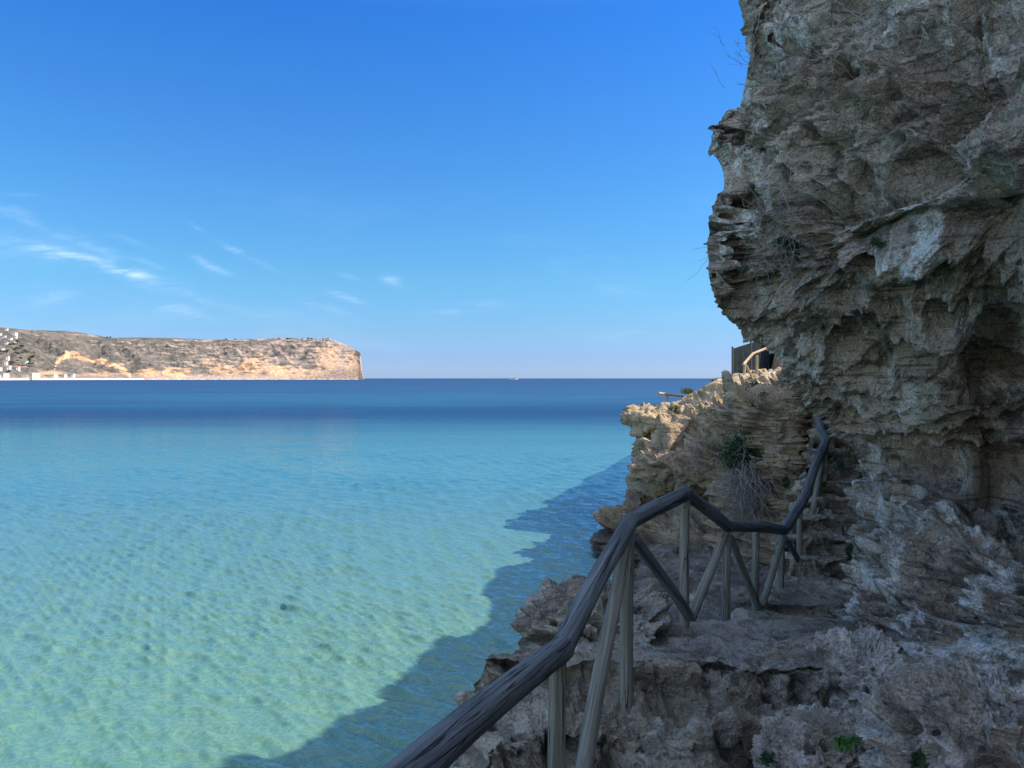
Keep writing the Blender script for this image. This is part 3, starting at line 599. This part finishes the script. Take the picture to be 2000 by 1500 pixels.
# distant railings
fr_ = empty('wooden_railing', P(1465, 730, 21)); tag(fr_, 'short sunlit timber railing in front of the green screen fence', 'railing')
a = P(1452, 712, 20.5); b = P(1470, 691, 21.5); c = P(1497, 680, 22.3)
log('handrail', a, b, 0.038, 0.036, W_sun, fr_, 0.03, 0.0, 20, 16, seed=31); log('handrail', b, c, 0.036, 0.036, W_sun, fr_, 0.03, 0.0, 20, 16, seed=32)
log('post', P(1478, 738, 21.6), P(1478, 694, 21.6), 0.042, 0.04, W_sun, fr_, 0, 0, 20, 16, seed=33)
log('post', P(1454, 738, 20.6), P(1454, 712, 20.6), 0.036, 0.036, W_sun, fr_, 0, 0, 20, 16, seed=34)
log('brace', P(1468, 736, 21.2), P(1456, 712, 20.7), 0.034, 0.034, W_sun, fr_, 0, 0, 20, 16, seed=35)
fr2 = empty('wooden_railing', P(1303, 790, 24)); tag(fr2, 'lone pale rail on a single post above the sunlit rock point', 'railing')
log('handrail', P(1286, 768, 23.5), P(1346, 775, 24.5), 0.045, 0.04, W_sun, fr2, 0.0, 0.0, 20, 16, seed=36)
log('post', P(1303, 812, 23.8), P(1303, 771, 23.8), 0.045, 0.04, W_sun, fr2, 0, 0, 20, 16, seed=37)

# ------------------------------------------------------------------ screen fence
def flat_mat(name, col, rough=0.8, var=0.15, scale=3.0, bump=0.0):
    M, t, b = principled(name, rough, 0.25)
    g = t.new('ShaderNodeNewGeometry'); n = t.noise(g.outputs['Position'], scale, 5, 0.6)
    c = t.ramp(n, [(0.3, tuple(x * (1 - var) for x in col)), (0.7, tuple(min(1, x * (1 + var)) for x in col))]); t.l.new(c, b.inputs['Base Color'])
    if bump: t.l.new(t.bump(n, bump), b.inputs['Normal'])
    return M
M_screen = flat_mat('green_netting', (0.022, 0.030, 0.036), 0.9, 0.3, 9); M_screen.node_tree.nodes['Principled BSDF'].inputs['Specular IOR Level'].default_value = 0.0
M_fpost = flat_mat('green_fence_post', (0.07, 0.10, 0.09), 0.6)
M_bolt = flat_mat('rusty_steel', (0.09, 0.06, 0.045), 0.6, 0.3, 60)
for (u, v, Y) in [(1088, 1310, 3.36), (1226, 1062, 4.70), (1238, 1072, 4.80), (1338, 992, 5.56), (1420, 1056, 6.26), (1339, 1092, 5.56), (1529, 1062, 7.96), (1563, 1012, 8.61)]:
    a = np.array(P(u, v, Y)); log('bolt', a, a + np.array([0, 0.05, 0]), 0.0085, 0.0085, M_bolt, rail, 0, 0, 4, 10)
def screen():
    A = np.array(P(1432, 745, 21.8)); B = np.array(P(1512, 740, 24.5)); hA = (745 - 681) / F * 21.8; hB = (740 - 655) / F * 24.5
    e = empty('screen_fence', A); tag(e, 'dark green netting fence standing behind the short railing', 'fence')
    n, m = 60, 24; s, t = np.meshgrid(np.linspace(0, 1, n), np.linspace(0, 1, m), indexing='ij')
    X = A[0] + (B[0] - A[0]) * s; Y = A[1] + (B[1] - A[1]) * s; Z0 = A[2] + (B[2] - A[2]) * s; H = hA + (hB - hA) * s
    sag = 0.03 * np.sin(s * 40) * np.sin(t * 3.1); V = np.stack([X + sag, Y, Z0 + H * t], -1)
    nrm = np.array([B[1] - A[1], -(B[0] - A[0]), 0]); nrm /= np.linalg.norm(nrm)
    V2 = V - nrm * 0.012; k = n * m
    allv = np.concatenate([V.reshape(-1, 3), V2.reshape(-1, 3)]) - A; f = grid_faces(n, m)
    link('netting', mesh_from('netting', allv, np.concatenate([f, f[:, ::-1] + k])), e, M_screen)
    for s_ in (0.0, 0.42, 0.85):
        p = A + (B - A) * s_; h = hA + (hB - hA) * s_
        log('fence_post', (p[0] - .03, p[1] - .03, p[2] - .2), (p[0] - .03, p[1] - .03, p[2] + h + .06), 0.03, 0.03, M_fpost, e, 0, 0, 6, 12)
screen()
# ------------------------------------------------------------------ plants
def leaf_mat(name, col):
    M, t, b = principled(name, 0.6, 0.3)
    g = t.new('ShaderNodeNewGeometry'); n = t.noise(g.outputs['Position'], 7.0, 3)
    c = t.mix(n, tuple(x * 0.6 for x in col), tuple(x * 1.45 for x in col)); t.l.new(c, b.inputs['Base Color'])
    return M
L_dark = leaf_mat('dark_leaves', (0.030, 0.062, 0.028)); L_mid = leaf_mat('green_leaves', (0.045, 0.11, 0.03)); L_dry = leaf_mat('dry_twigs', (0.27, 0.25, 0.24)); L_olive = leaf_mat('olive_leaves', (0.13, 0.15, 0.05))
def leaf_cloud(center, rad, n, size, seed, squash=0.45):
    r = np.random.default_rng(seed)
    k = max(3, n // 220); cl = r.normal(size=(k, 3)); cl /= np.linalg.norm(cl, axis=1, keepdims=True); cl *= (r.random((k, 1)) ** 0.5) * 0.8
    idx = r.integers(0, k, n); p = cl[idx] + r.normal(size=(n, 3)) * 0.2
    p = p * np.array(rad) + np.array(center)
    d = r.normal(size=(n, 3)); d /= np.linalg.norm(d, axis=1, keepdims=True); d2 = np.cross(d, r.normal(size=(n, 3))); d2 /= np.linalg.norm(d2, axis=1, keepdims=True)
    s = size * (0.6 + 0.8 * r.random((n, 1)))
    a = p - d * s; b = p + d2 * s * squash; c = p + d * s; e = p - d2 * s * squash
    V = np.stack([a, b, c, e], 1).reshape(-1, 3)
    return V, np.arange(4 * n).reshape(-1, 4)
def shrub(name, label, cat, blobs, mat, n, size, seed, squash=0.45, stems=None, group=None):
    V = []; Fc = []; o = 0
    for i, (c, r, k) in enumerate(blobs):
        v, f = leaf_cloud(c, r, int(n * k), size, seed + i, squash); V.append(v); Fc.append(f + o); o += len(v)
    base = np.array(blobs[0][0])
    e = empty(name, base); tag(e, label, cat, group)
    link('foliage', mesh_from('foliage', np.concatenate(V) - base, np.concatenate(Fc)), e, mat)
    if stems is not None: twigs_mesh('stems', stems, base, e)
    return e
def twig_paths(root, d, n, L, spread, r, seed, droop=0.0):
    g = np.random.default_rng(seed); out_ = []
    for i in range(n):
        p = np.array(root) + g.normal(size=3) * spread * 0.3; v = np.array(d, float) + g.normal(size=3) * spread; v /= np.linalg.norm(v); pts = [p]
        for k in range(6):
            v = v + g.normal(size=3) * 0.28 + np.array([0, 0, -droop]); v /= np.linalg.norm(v); p = p + v * L * (0.5 + g.random()) / 6; pts.append(p)
        out_.append((np.array(pts), r))
        if g.random() < 0.7:
            q = pts[3]; v2 = v + g.normal(size=3) * 0.8; v2 /= np.linalg.norm(v2); out_.append((np.array([q + v2 * L * 0.11 * k for k in range(4)]), r * 0.7))
    return out_
def twigs_mesh(name, paths, base, parent, mat=None):
    V = []; Fc = []; o = 0
    for pts, r in paths:
        k = len(pts); ang = np.array([0, 2.1, 4.2]); tn = np.gradient(pts, axis=0); tn /= np.linalg.norm(tn, axis=1, keepdims=True) + 1e-9
        a = np.cross(tn, np.array([0.3, 0.9, 0.2])); a /= np.linalg.norm(a, axis=1, keepdims=True) + 1e-9; b = np.cross(tn, a)
        rr = r * np.linspace(1, 0.35, k)
        ring = pts[:, None] + (a[:, None] * np.cos(ang)[None, :, None] + b[:, None] * np.sin(ang)[None, :, None]) * rr[:, None, None]
        V.append(ring.reshape(-1, 3)); Fc.append(grid_faces(k, 3, True) + o); o += 3 * k
    return link(name, mesh_from(name, np.concatenate(V) - np.array(base), np.concatenate(Fc)), parent, mat or L_dry)
shrub('hanging_shrub', 'dark green shrub hanging over the brown rock face beyond the railing', 'shrub',
      [(P(1468, 880, 12.5), (0.56, 0.4, 0.34), 1.8), (P(1487, 830, 12.7), (0.26, 0.35, 0.50), 1.0), (P(1492, 785, 13.4), (0.3, 0.4, 0.42), 1.0), (P(1440, 900, 12.9), (0.3, 0.25, 0.2), .4)], L_dark, 5200, 0.028, 5, 0.35,
      twig_paths(P(1470, 890, 12.9), (0, -0.2, 0.3), 40, 0.7, 0.8, 0.006, 4))
rt = empty('dead_creeper', P(1485, 930, 12.3)); tag(rt, 'grey tangle of dead stems dangling below the dark shrub', 'creeper')
twigs_mesh('stems', twig_paths(P(1468, 915, 12.2), (0, -0.25, -1), 110, 0.95, 0.5, 0.008, 8, 0.15), P(1485, 930, 12.3), rt)
twigs_mesh('stems', twig_paths(P(1495, 935, 12.0), (0, -0.2, -1), 110, 0.9, 0.45, 0.008, 9, 0.15), P(1485, 930, 12.3), rt)
rt2 = empty('dead_creeper', P(1363, 870, 13.6)); tag(rt2, 'small tuft of dead stems high on the rock below the grey ledge', 'creeper')
twigs_mesh('stems', twig_paths(P(1363, 872, 14.2), (0, -0.1, -1), 40, 0.4, 0.3, 0.004, 10, 0.1), P(1363, 870, 13.6), rt2)
def weed(u, v, Y, r, n, seed, label, size=0.03, mat=None):
    shrub('weed', label, 'weed', [(P(u, v, Y), r, 1.0)], mat or L_mid, n, size, seed, 0.42, None)
weed(1662, 1462, 3.12, (0.055, 0.05, 0.04), 90, 31, 'broad-leaved green weed between the two pale boulders at the bottom', 0.026)
weed(1790, 1488, 2.55, (0.05, 0.05, 0.04), 80, 32, 'dark weed in the hollow of the corner boulder', 0.022, L_dark)
weed(1497, 1488, 3.75, (0.05, 0.05, 0.06), 120, 33, 'small dark weed at the foot of the bluish boulder, by the bottom edge', 0.018, L_dark)
weed(1660, 1085, 7.6, (0.05, 0.08, 0.12), 300, 34, 'green weed clinging to the foot of the wall above the path', 0.018, L_dark)
weed(1548, 480, 5.85, (0.14, 0.1, 0.10), 420, 35, 'dark green plant growing in a crevice of the overhang', 0.018, L_dark)
weed(1715, 470, 4.95, (0.08, 0.08, 0.06), 160, 36, 'little green plant under the brow of the overhang', 0.014, L_dark)
weed(1400, 744, 21.2, (0.16, 0.2, 0.09), 260, 37, 'bright green plant on top of the sunlit rocks', 0.05)
weed(1385, 820, 18.0, (0.22, 0.2, 0.08), 400, 38, 'green plant in the cleft between the sunlit and shaded rocks', 0.04)
weed(1345, 765, 21.5, (0.28, 0.3, 0.12), 600, 39, 'olive cushion plant on the ridge near the lone rail', 0.035, L_olive)
weed(1440, 738, 20.8, (0.35, 0.3, 0.07), 600, 40, 'dry olive grass tufts at the foot of the screen fence', 0.035, L_olive)
weed(1318, 798, 19.8, (0.15, 0.2, 0.12), 260, 41, 'green plant at the dark gully of the sunlit point', 0.035, L_olive)
weed(1530, 940, 11.0, (0.10, 0.1, 0.14), 300, 42, 'dark green plant on the side of the rock pillar', 0.022, L_dark)
weed(1640, 905, 8.6, (0.10, 0.1, 0.06), 260, 43, 'greyish green plant under the lip of the overhang beside the rail', 0.02, L_dark)
def drytuft(u, v, Y, d, n, L, seed, label):
    e = empty('dry_twigs', P(u, v, Y)); tag(e, label, 'twigs'); twigs_mesh('stems', twig_paths(P(u, v, Y), d, n, L, 0.5, 0.0028, seed, 0.0), P(u, v, Y), e)
drytuft(1478, 140, 6.9, (-0.7, 0, 0.6), 14, 0.28, 51, 'bare twigs sticking out against the sky beside the top boulder')
drytuft(1560, 100, 6.0, (-0.4, -0.4, -0.2), 40, 0.4, 52, 'tangle of dry twigs in the hollow under the top boulder')
drytuft(1505, 420, 5.9, (0.1, -0.5, -0.6), 40, 0.5, 53, 'drooping dry twigs on the left bulge of the overhang')
drytuft(1505, 480, 5.95, (0.0, -0.5, -0.5), 40, 0.4, 54, 'dense dry twigs beside the green crevice plant')
drytuft(1660, 40, 5.5, (0.0, -0.5, -0.6), 26, 0.4, 55, 'thin hanging dry twigs near the top edge of the cliff')
drytuft(1330, 1120, 9.0, (0.0, -0.3, 0.4), 16, 0.3, 56, 'pale curled dry twigs behind the tall post')

# ------------------------------------------------------------------ far headland
def headland():
    nu, nt = 760, 170
    us = np.linspace(-260, 712, nu); t = np.linspace(0, 1, nt)
    Ug, Tg = np.meshgrid(us, t, indexing='ij')
    vt = np.interp(us, [-260, -60, 10, 60, 130, 160, 200, 215, 270, 330, 420, 470, 520, 560, 600, 640, 655, 670, 685, 698, 704, 709, 712],
                       [600, 628, 640, 645, 646, 650, 657, 660, 659, 660, 663.5, 662.5, 661, 660, 661.5, 662, 665, 671, 678, 686, 689, 733, 741])
    Ys = np.interp(us, [-260, 0, 120, 260, 400, 560, 700, 712], [1300, 1700, 2000, 2300, 2550, 2750, 2900, 2905])
    dep = np.interp(us, [-260, 0, 400, 600, 680, 704, 712], [700, 800, 700, 520, 260, 60, 5])
    Yg = Ys[:, None] + dep[:, None] * Tg
    Htop = (HZ - vt)[:, None] / F * (Ys + dep)[:, None] - SEA
    steep = np.interp(us, [-260, 400, 560, 620, 690, 712], [1.05, 0.9, 0.75, 0.5, 0.30, 0.2])[:, None]
    X = (Ug - 1000) / F * Yg
    q = np.stack([X / 160, Yg / 160, 0 * X], -1).reshape(-1, 3)
    gul = (ridged(np.stack([(X + 0.6 * Yg) / 170, (Yg) / 420, 0 * X], -1).reshape(-1, 3), 5, 0.55).reshape(X.shape) - 0.55)
    prof = Tg ** steep
    env = np.sin(np.pi * np.clip(Tg, 0, 1)) ** 0.7
    Hh = Htop * prof + env * (gul * 34 + 16 * fbm(q * 2.5, 4).reshape(X.shape)) * np.clip(Htop / 120, 0, 1)
    Hh += 2.2 * fbm(q * 14, 3).reshape(X.shape) * np.clip(Tg * 8, 0, 1)
    Z = SEA + np.maximum(Hh, 0.5 + 3 * Tg)
    # lines of sight must stay under the skyline
    lim = (HZ - vt)[:, None] / F * Yg + 1.5
    Z = np.where(Z > lim, lim + 0.1 * 0, Z)
    Z[:, 0] = SEA - 3
    V = np.stack([X, Yg, Z], -1)
    # the back slope
    back = V[:, -1:, :].copy() * np.array([1.25, 1.25, 1.0]); back[..., 2] = SEA - 3
    V = np.concatenate([V, back], 1); nt2 = nt + 1
    # ground cover: 0 scrub, 1 pale rock, plus ochre cuttings
    vpx = HZ - (Z / Yg) * F; Uf = Ug
    n1 = fbm(q * 3.2 + 4, 5, 0.6).reshape(X.shape); n2 = fbm(np.stack([(X + 0.7 * Yg) / 60, Z / 9, Yg / 300], -1).reshape(-1, 3), 4, 0.6).reshape(X.shape)
    slope = np.abs(np.gradient(Z, axis=1)) / (dep[:, None] / nt)
    base = np.interp(us, [-260, 60, 300, 420, 560, 640, 712], [-0.40, -0.36, -0.20, 0.02, 0.18, 0.34, 0.6])[:, None]
    rock = smooth(1.2 * n1 + 1.2 * n2 + base + 0.15 * (slope - 0.4), -0.12, 0.45)
    rock = np.maximum(rock, smooth(vpx, 728, 736) * np.interp(us, [0, 60, 250, 300, 712], [0, .5, .4, 1, 1])[:, None])
    och = np.zeros_like(X)
    vj = vpx + 5 * n1 + 4 * n2
    def blob(cu, cv, ru, rv, s=1.0):
        return s * smooth(1.25 - np.sqrt(((Uf - cu + 8 * n1) / ru) ** 2 + ((vj - cv) / rv) ** 2), 0, 0.4)
    arch = np.interp(us, [100, 112, 130, 150, 175, 205, 235, 256], [735, 700, 689, 690, 697, 703, 714, 728])[:, None]
    och = np.maximum(och, smooth(8.5 - np.abs(vj - arch - 5) + 9 * n1, 0, 6) * ((Uf > 106) & (Uf < 256)))
    for a in [(90, 729, 34, 6, .7), (290, 728, 24, 7, .8), (345, 727, 28, 10, 1.0), (440, 724, 30, 9, .6), (490, 718, 22, 14, .9), (545, 724, 34, 10, .8), (505, 702, 18, 9, .7), (415, 712, 18, 6, .5), (640, 690, 22, 14, .55), (640, 712, 24, 12, .55), (690, 708, 18, 22, .45), (590, 728, 40, 7, .5), (200, 731, 60, 3, .5)]:
        och = np.maximum(och, blob(*a))
    och *= smooth(n2 + 0.6 * n1, -0.30, 0.02)
    lowland = smooth(vpx, 728, 736) * (Uf < 300) * 0.0
    cols = np.stack([rock, och, lowland, np.ones_like(rock)], -1)
    cols = np.concatenate([cols, cols[:, -1:]], 1).reshape(-1, 4).astype(np.float32)
    me = mesh_from('hills', V.reshape(-1, 3), grid_faces(nu, nt2))
    at = me.color_attributes.new('cover', 'FLOAT_COLOR', 'POINT'); at.data.foreach_set('color', cols.ravel())
    M, t_, b = principled('scrub_and_limestone', 0.95, 0.05)
    a = t_.new('ShaderNodeAttribute', attribute_name='cover'); s_ = t_.new('ShaderNodeSeparateColor'); t_.l.new(a.outputs['Color'], s_.inputs[0])
    g = t_.new('ShaderNodeNewGeometry'); pos = g.outputs['Position']
    n = t_.noise(pos, 0.035, 6, 0.7); nf = t_.noise(t_.mapv(pos, (1, 1, 3)), 0.09, 5, 0.7)
    scrub = t_.ramp(n, [(0.36, (0.085, 0.082, 0.076)), (0.50, (0.135, 0.12, 0.105)), (0.66, (0.215, 0.175, 0.15))])
    big_ = t_.noise(pos, 0.006, 5, 0.6)
    scrub = t_.mix(t_.m('MULTIPLY', t_.sstep(big_, 0.42, 0.6), 0.65), scrub, t_.mix(1.0, scrub, (0.55, 0.62, 0.62), 'MULTIPLY'))
    rk = t_.ramp(nf, [(0.32, (0.20, 0.15, 0.125)), (0.5, (0.33, 0.25, 0.205)), (0.68, (0.46, 0.37, 0.31))])
    oc = t_.ramp(nf, [(0.32, (0.40, 0.20, 0.12)), (0.5, (0.56, 0.33, 0.19)), (0.66, (0.70, 0.50, 0.30))])
    c = t_.mix(s_.outputs[0], scrub, rk); c = t_.mix(s_.outputs[1], c, oc)
    t_.l.new(c, b.inputs['Base Color']); t_.l.new(t_.bump(nf, 6.0, 0.8), b.inputs['Normal'])
    o = link('hills', me, None, M); tag(o, 'long scrub-covered headland ending in a pale sea cliff', None, None, 'structure')
    def zat(u, T):
        i = int(np.clip(np.searchsorted(us, u), 0, nu - 1)); j = int(T * (nt - 1)); return Vector(V[i, j])
    def zv(u, v):
        i = int(np.clip(np.searchsorted(us, u), 0, nu - 1)); col = vpx[i]; j = int(np.argmax(col <= v)) if np.any(col <= v) else nt - 1
        return Vector(V[i, j])
    return zat, zv
zat, zv = headland()
# white shore strip
M_white = flat_mat('white_render', (0.50, 0.48, 0.44), 0.8, 0.06, 0.2); M_cream = flat_mat('cream_render', (0.58, 0.51, 0.40), 0.8, 0.1, 0.2)
M_roof = flat_mat('terracotta', (0.38, 0.18, 0.10), 0.8, 0.2, 0.4); M_glass = flat_mat('window_glass', (0.06, 0.08, 0.10), 0.2); M_sand = flat_mat('pale_sand', (0.60, 0.54, 0.45), 0.9, 0.1, 0.05); M_tree = leaf_mat('pine_green', (0.05, 0.075, 0.04))
def beach():
    us = np.linspace(-60, 700, 300); V = []
    for u in us:
        Y = np.interp(u, [-260, 0, 120, 260, 400, 560, 700, 712], [1300, 1700, 2000, 2300, 2550, 2750, 2900, 2905]) - 8
        h = 3.2 + (0.8 if u < 280 else -2.4) + 0.8 * math.sin(u * 0.4) * math.sin(u * 0.13)
        for (dy, z) in ((-6, -0.3), (0, h), (30, h + 0.5)): V.append(((u - 1000) / F * (Y + dy), Y + dy, SEA + z))
    o = link('beach', mesh_from('beach', V, grid_faces(len(us), 3)), None, M_sand); tag(o, 'pale strip of beach under the far hills', None, None, 'structure')
beach()
def box(x0, x1, y0, y1, z0, z1):
    v = [(x, y, z) for x in (x0, x1) for y in (y0, y1) for z in (z0, z1)]
    return v, [(0, 1, 3, 2), (4, 6, 7, 5), (0, 4, 5, 1), (2, 3, 7, 6), (0, 2, 6, 4), (1, 5, 7, 3)]
def boxes(name, bl, mat, parent):
    V = []; Fc = []
    for b in bl:
        v, f = box(*b); k = len(V); V += v; Fc += [tuple(i + k for i in q) for q in f]
    return link(name, mesh_from(name, V, Fc, False), parent, mat)
def villa(u, v, w_, h_, storeys, roof, label, cat='house', group=None, wallm=None):
    p = zv(u, v); Y = p.y - 6; base = Vector(((u - 1000) / F * Y, Y, -(v - HZ) / F * Y))
    k = Y / F; W2 = w_ * k / 2 * (0.78 if cat == 'house' else 1); Hh = h_ * k * 0.8; D = max(9, W2)
    e = empty('villa' if cat == 'house' else 'seafront_building', base); tag(e, label, cat, group)
    boxes('wall', [(-W2, W2, 0, D, -14, Hh)] + ([(-W2 * .2, W2 * .7, -3, -.02, -14, Hh * .5)] if storeys > 1 else []), wallm or M_white, e)
    wins = []
    nw = max(2, int(W2 * 2 / 4.5))
    for s in range(storeys):
        for i in range(nw):
            xc = -W2 + (i + .5) * 2 * W2 / nw; z0 = Hh * (s + .35) / storeys
            wins.append((xc - .9, xc + .9, -.12, .1, z0, z0 + Hh / storeys * .4))
    for wb in wins[:40]: boxes('window', [wb], M_glass, e)
    if roof:
        V = [(-W2 - .6, -.6, Hh), (W2 + .6, -.6, Hh), (W2 + .6, D + .6, Hh), (-W2 - .6, D + .6, Hh), (-W2 * .4, D / 2, Hh + 2.4), (W2 * .4, D / 2, Hh + 2.4)]
        me = bpy.data.meshes.new('roof'); me.from_pydata(V, [], [(0, 1, 5, 4), (1, 2, 5), (2, 3, 4, 5), (3, 0, 4), (3, 2, 1, 0)]); link('roof', me, e, M_roof)
    else:
        boxes('parapet', [(-W2 - .3, W2 + .3, -.3, D + .3, Hh + .002, Hh + .7)], M_white, e)
    return e
G1 = 'white villas on the hillside at the far left'
desc = ['topmost villa on the skyline at the left edge', 'broad white villa just under the skyline', 'white villa below the broad one, near the left edge', 'stepped white villa in the upper cluster', 'small white villa at the right end of the upper cluster',
        'white villa at the foot of the upper cluster', 'villa alone between the two clusters at the left edge', 'large white villa heading the lower cluster', 'white villa below the lower cluster heading', 'white villa set among dark pines, right of the lower cluster',
        'low white villa above the seafront block', 'cream villa close behind the seafront block', 'tiny villa left of the pines at the left edge', 'narrow white villa at the left edge of the upper cluster', 'flat villa in the middle of the upper cluster']
spots = [(8, 645, 14, 4, 0), (20, 652, 24, 4, 1), (4, 660, 14, 5, 0), (14, 664, 18, 5, 0), (28, 660, 9, 4, 1), (8, 672, 14, 4, 0), (2, 683, 8, 3, 0), (9, 700, 16, 5, 0), (6, 710, 14, 5, 1), (47, 710, 12, 6, 0), (12, 720, 14, 5, 0), (30, 720, 14, 5, 1), (-4, 722, 10, 5, 0), (-3, 655, 10, 5, 0), (26, 668, 9, 4, 0)]
for (u, v, w_, h_, rf), d in zip(spots, desc): villa(u, v, w_, h_, 2, rf, d, group=G1)
villa(38, 735.5, 50, 9, 3, 0, 'long cream seafront block by the water at the left', 'building', wallm=M_cream)
villa(-10, 735.5, 34, 8, 2, 0, 'white seafront block cut by the left edge of the photo', 'building')
villa(92, 735, 26, 4, 1, 0, 'low cream seafront building between the long block and the orange cutting', 'building', wallm=M_cream)
villa(118, 735, 16, 4.5, 1, 0, 'low white seafront building below the orange cutting', 'building')
villa(138, 735, 10, 6, 2, 0, 'small square white building right of the low seafront ones', 'building')
# lighthouse group on the cape
def lighthouse():
    p = zat(638, 1.0); k = p.y / F; b = Vector(((638 - 1000) / F * p.y, p.y - 20, p.z - 2))
    e = empty('lighthouse', b); tag(e, 'white lighthouse tower on top of the cape', 'lighthouse')
    def cyl(name, r0, r1, z0, z1, mat, parent=None, n=20):
        a = np.linspace(0, 2 * math.pi, n, endpoint=False); V = [(0, 0, z0)]
        V += [(r0 * math.cos(x), r0 * math.sin(x), z0) for x in a]; V += [(r1 * math.cos(x), r1 * math.sin(x), z1) for x in a] + [(0, 0, z1)]
        Fc = [(1 + i, 1 + (i + 1) % n, 1 + n + (i + 1) % n, 1 + n + i) for i in range(n)]
        me = bpy.data.meshes.new(name); me.from_pydata(V, [], Fc + [(0, 1 + (i + 1) % n, 1 + i) for i in range(n)] + [(2 * n + 1, n + 1 + i, n + 1 + (i + 1) % n) for i in range(n)])
        return link(name, me, parent or e, mat)
    cyl('tower', 3.2, 2.6, -2, 13, M_white); cyl('gallery', 3.6, 3.6, 13.01, 13.8, M_white); cyl('lantern', 1.7, 1.7, 13.81, 16.2, M_glass); cyl('dome', 1.9, 0.2, 16.21, 18, M_white)
    h = empty('keepers_house', b + Vector((12, -4, 0))); tag(h, 'low white building right beside the lighthouse', 'house')
    boxes('wall', [(-8, 8, 0, 8, -4, 6)], M_white, h); boxes('parapet', [(-8.3, 8.3, -.3, 8.3, 6.01, 6.8)], M_white, h)
    for i in range(4): boxes('window', [(-6 + i * 3.6, -4.6 + i * 3.6, -.1, .1, 1.5, 3.6)], M_glass, h)
    h2 = empty('keepers_house', b + Vector((-40, -2, -1))); tag(h2, 'low white building left of the mast on the cape', 'house')
    boxes('wall', [(-7, 7, 0, 8, -4, 4.5)], M_white, h2); boxes('parapet', [(-7.3, 7.3, -.3, 8.3, 4.51, 5.2)], M_white, h2)
    ms = empty('radio_mast', b + Vector((-13, 0, 0))); tag(ms, 'thin radio mast left of the lighthouse', 'mast')
    for (dx, dy) in ((-1, -.6), (1, -.6), (0, 1)):
        log('leg', (ms.location.x + dx, ms.location.y + dy, ms.location.z - 2), (ms.location.x + dx * .3, ms.location.y + dy * .3, ms.location.z + 26), 0.3, 0.22, M_white, ms, 0, 0, 8, 8)
    boxes('platform', [(-2, 2, -1, 1, 12, 12.8)], M_white, ms); boxes('platform', [(-1.5, 1.5, -1, 1, 20, 20.6)], M_white, ms)
lighthouse()
def far_tree(u, v, w_, h_, i, label, group):
    p = zv(u, v); Y = p.y - 4; base = Vector(((u - 1000) / F * Y, Y, -(v - HZ) / F * Y)); k = Y / F
    e = empty('pine_tree', base); tag(e, label, 'tree', group)
    V, f = leaf_cloud((0, 0, h_ * k * .6), (w_ * k / 2, w_ * k / 2, h_ * k * .42), 420, 0.9, 100 + i, 0.7); link('crown', mesh_from('crown', V, f), e, M_tree)
    log('trunk', (base.x, base.y, base.z - 3), (base.x, base.y, base.z + h_ * k * .6), 0.35, 0.2, L_dry, e, 0, 0, 5, 8)
GT = 'pines among the villas and along the skyline'
for i, (u, v, w_, h_) in enumerate([(34, 672, 9, 7), (22, 678, 9, 8), (42, 680, 10, 7), (14, 690, 10, 8), (30, 694, 10, 8), (40, 706, 8, 8), (56, 706, 8, 8), (24, 712, 9, 8), (60, 716, 10, 8), (38, 718, 8, 6), (18, 730, 7, 7), (50, 690, 10, 7), (66, 700, 10, 7), (3, 692, 9, 8), (32, 684, 9, 7)]):
    far_tree(u, v, w_ * 1.5, h_ * 1.1, i, 'dark pine among the white villas at the far left', GT)
GS = 'dark trees standing on the skyline of the headland'
for i, (u, v, w_, h_) in enumerate([(210, 660.5, 4, 4), (216, 660.5, 5, 4), (442, 664, 5, 3), (460, 663.5, 4, 2.5), (545, 662, 5, 2.5), (562, 662, 6, 3), (592, 663, 6, 3), (603, 663, 7, 4), (609, 663, 5, 3), (630, 664, 5, 3.5)]):
    far_tree(u, v, w_, h_, 40 + i, 'small dark tree on the skyline of the headland', GS)
# ------------------------------------------------------------------ boat on the horizon
def boat():
    Y = 1900.0; b = Vector(((1003 - 1000) / F * Y, Y, SEA)); e = empty('motor_boat', b); tag(e, 'tiny white motor boat far out below the horizon', 'boat')
    L = 11.0; xs = np.linspace(-L, L, 14); V = []; 
    for x in xs:
        s = 1 - max(0, (abs(x) / L)) ** 3 * (1.0 if x > 0 else 0.25); wd = 3.0 * max(s, 0.03); hh = 2.6 + (0.9 if x > 0 else 0) * (x / L) ** 2
        V += [(x, -wd, hh), (x, -wd * .7, 0.2), (x, 0, -0.6), (x, wd * .7, 0.2), (x, wd, hh)]
    link('hull', mesh_from('hull', V, grid_faces(14, 5, True)), e, M_white)
    boxes('cabin', [(-4, 5, -2, 2, 2.7, 4.8)], M_white, e); boxes('windscreen', [(-3.4, 4.4, -2.05, 2.05, 3.4, 4.3)], M_glass, e); boxes('flybridge', [(-3, 2, -1.6, 1.6, 4.81, 5.9)], M_white, e)
boat()
print('verts', sum(len(m.vertices) for m in bpy.data.meshes))
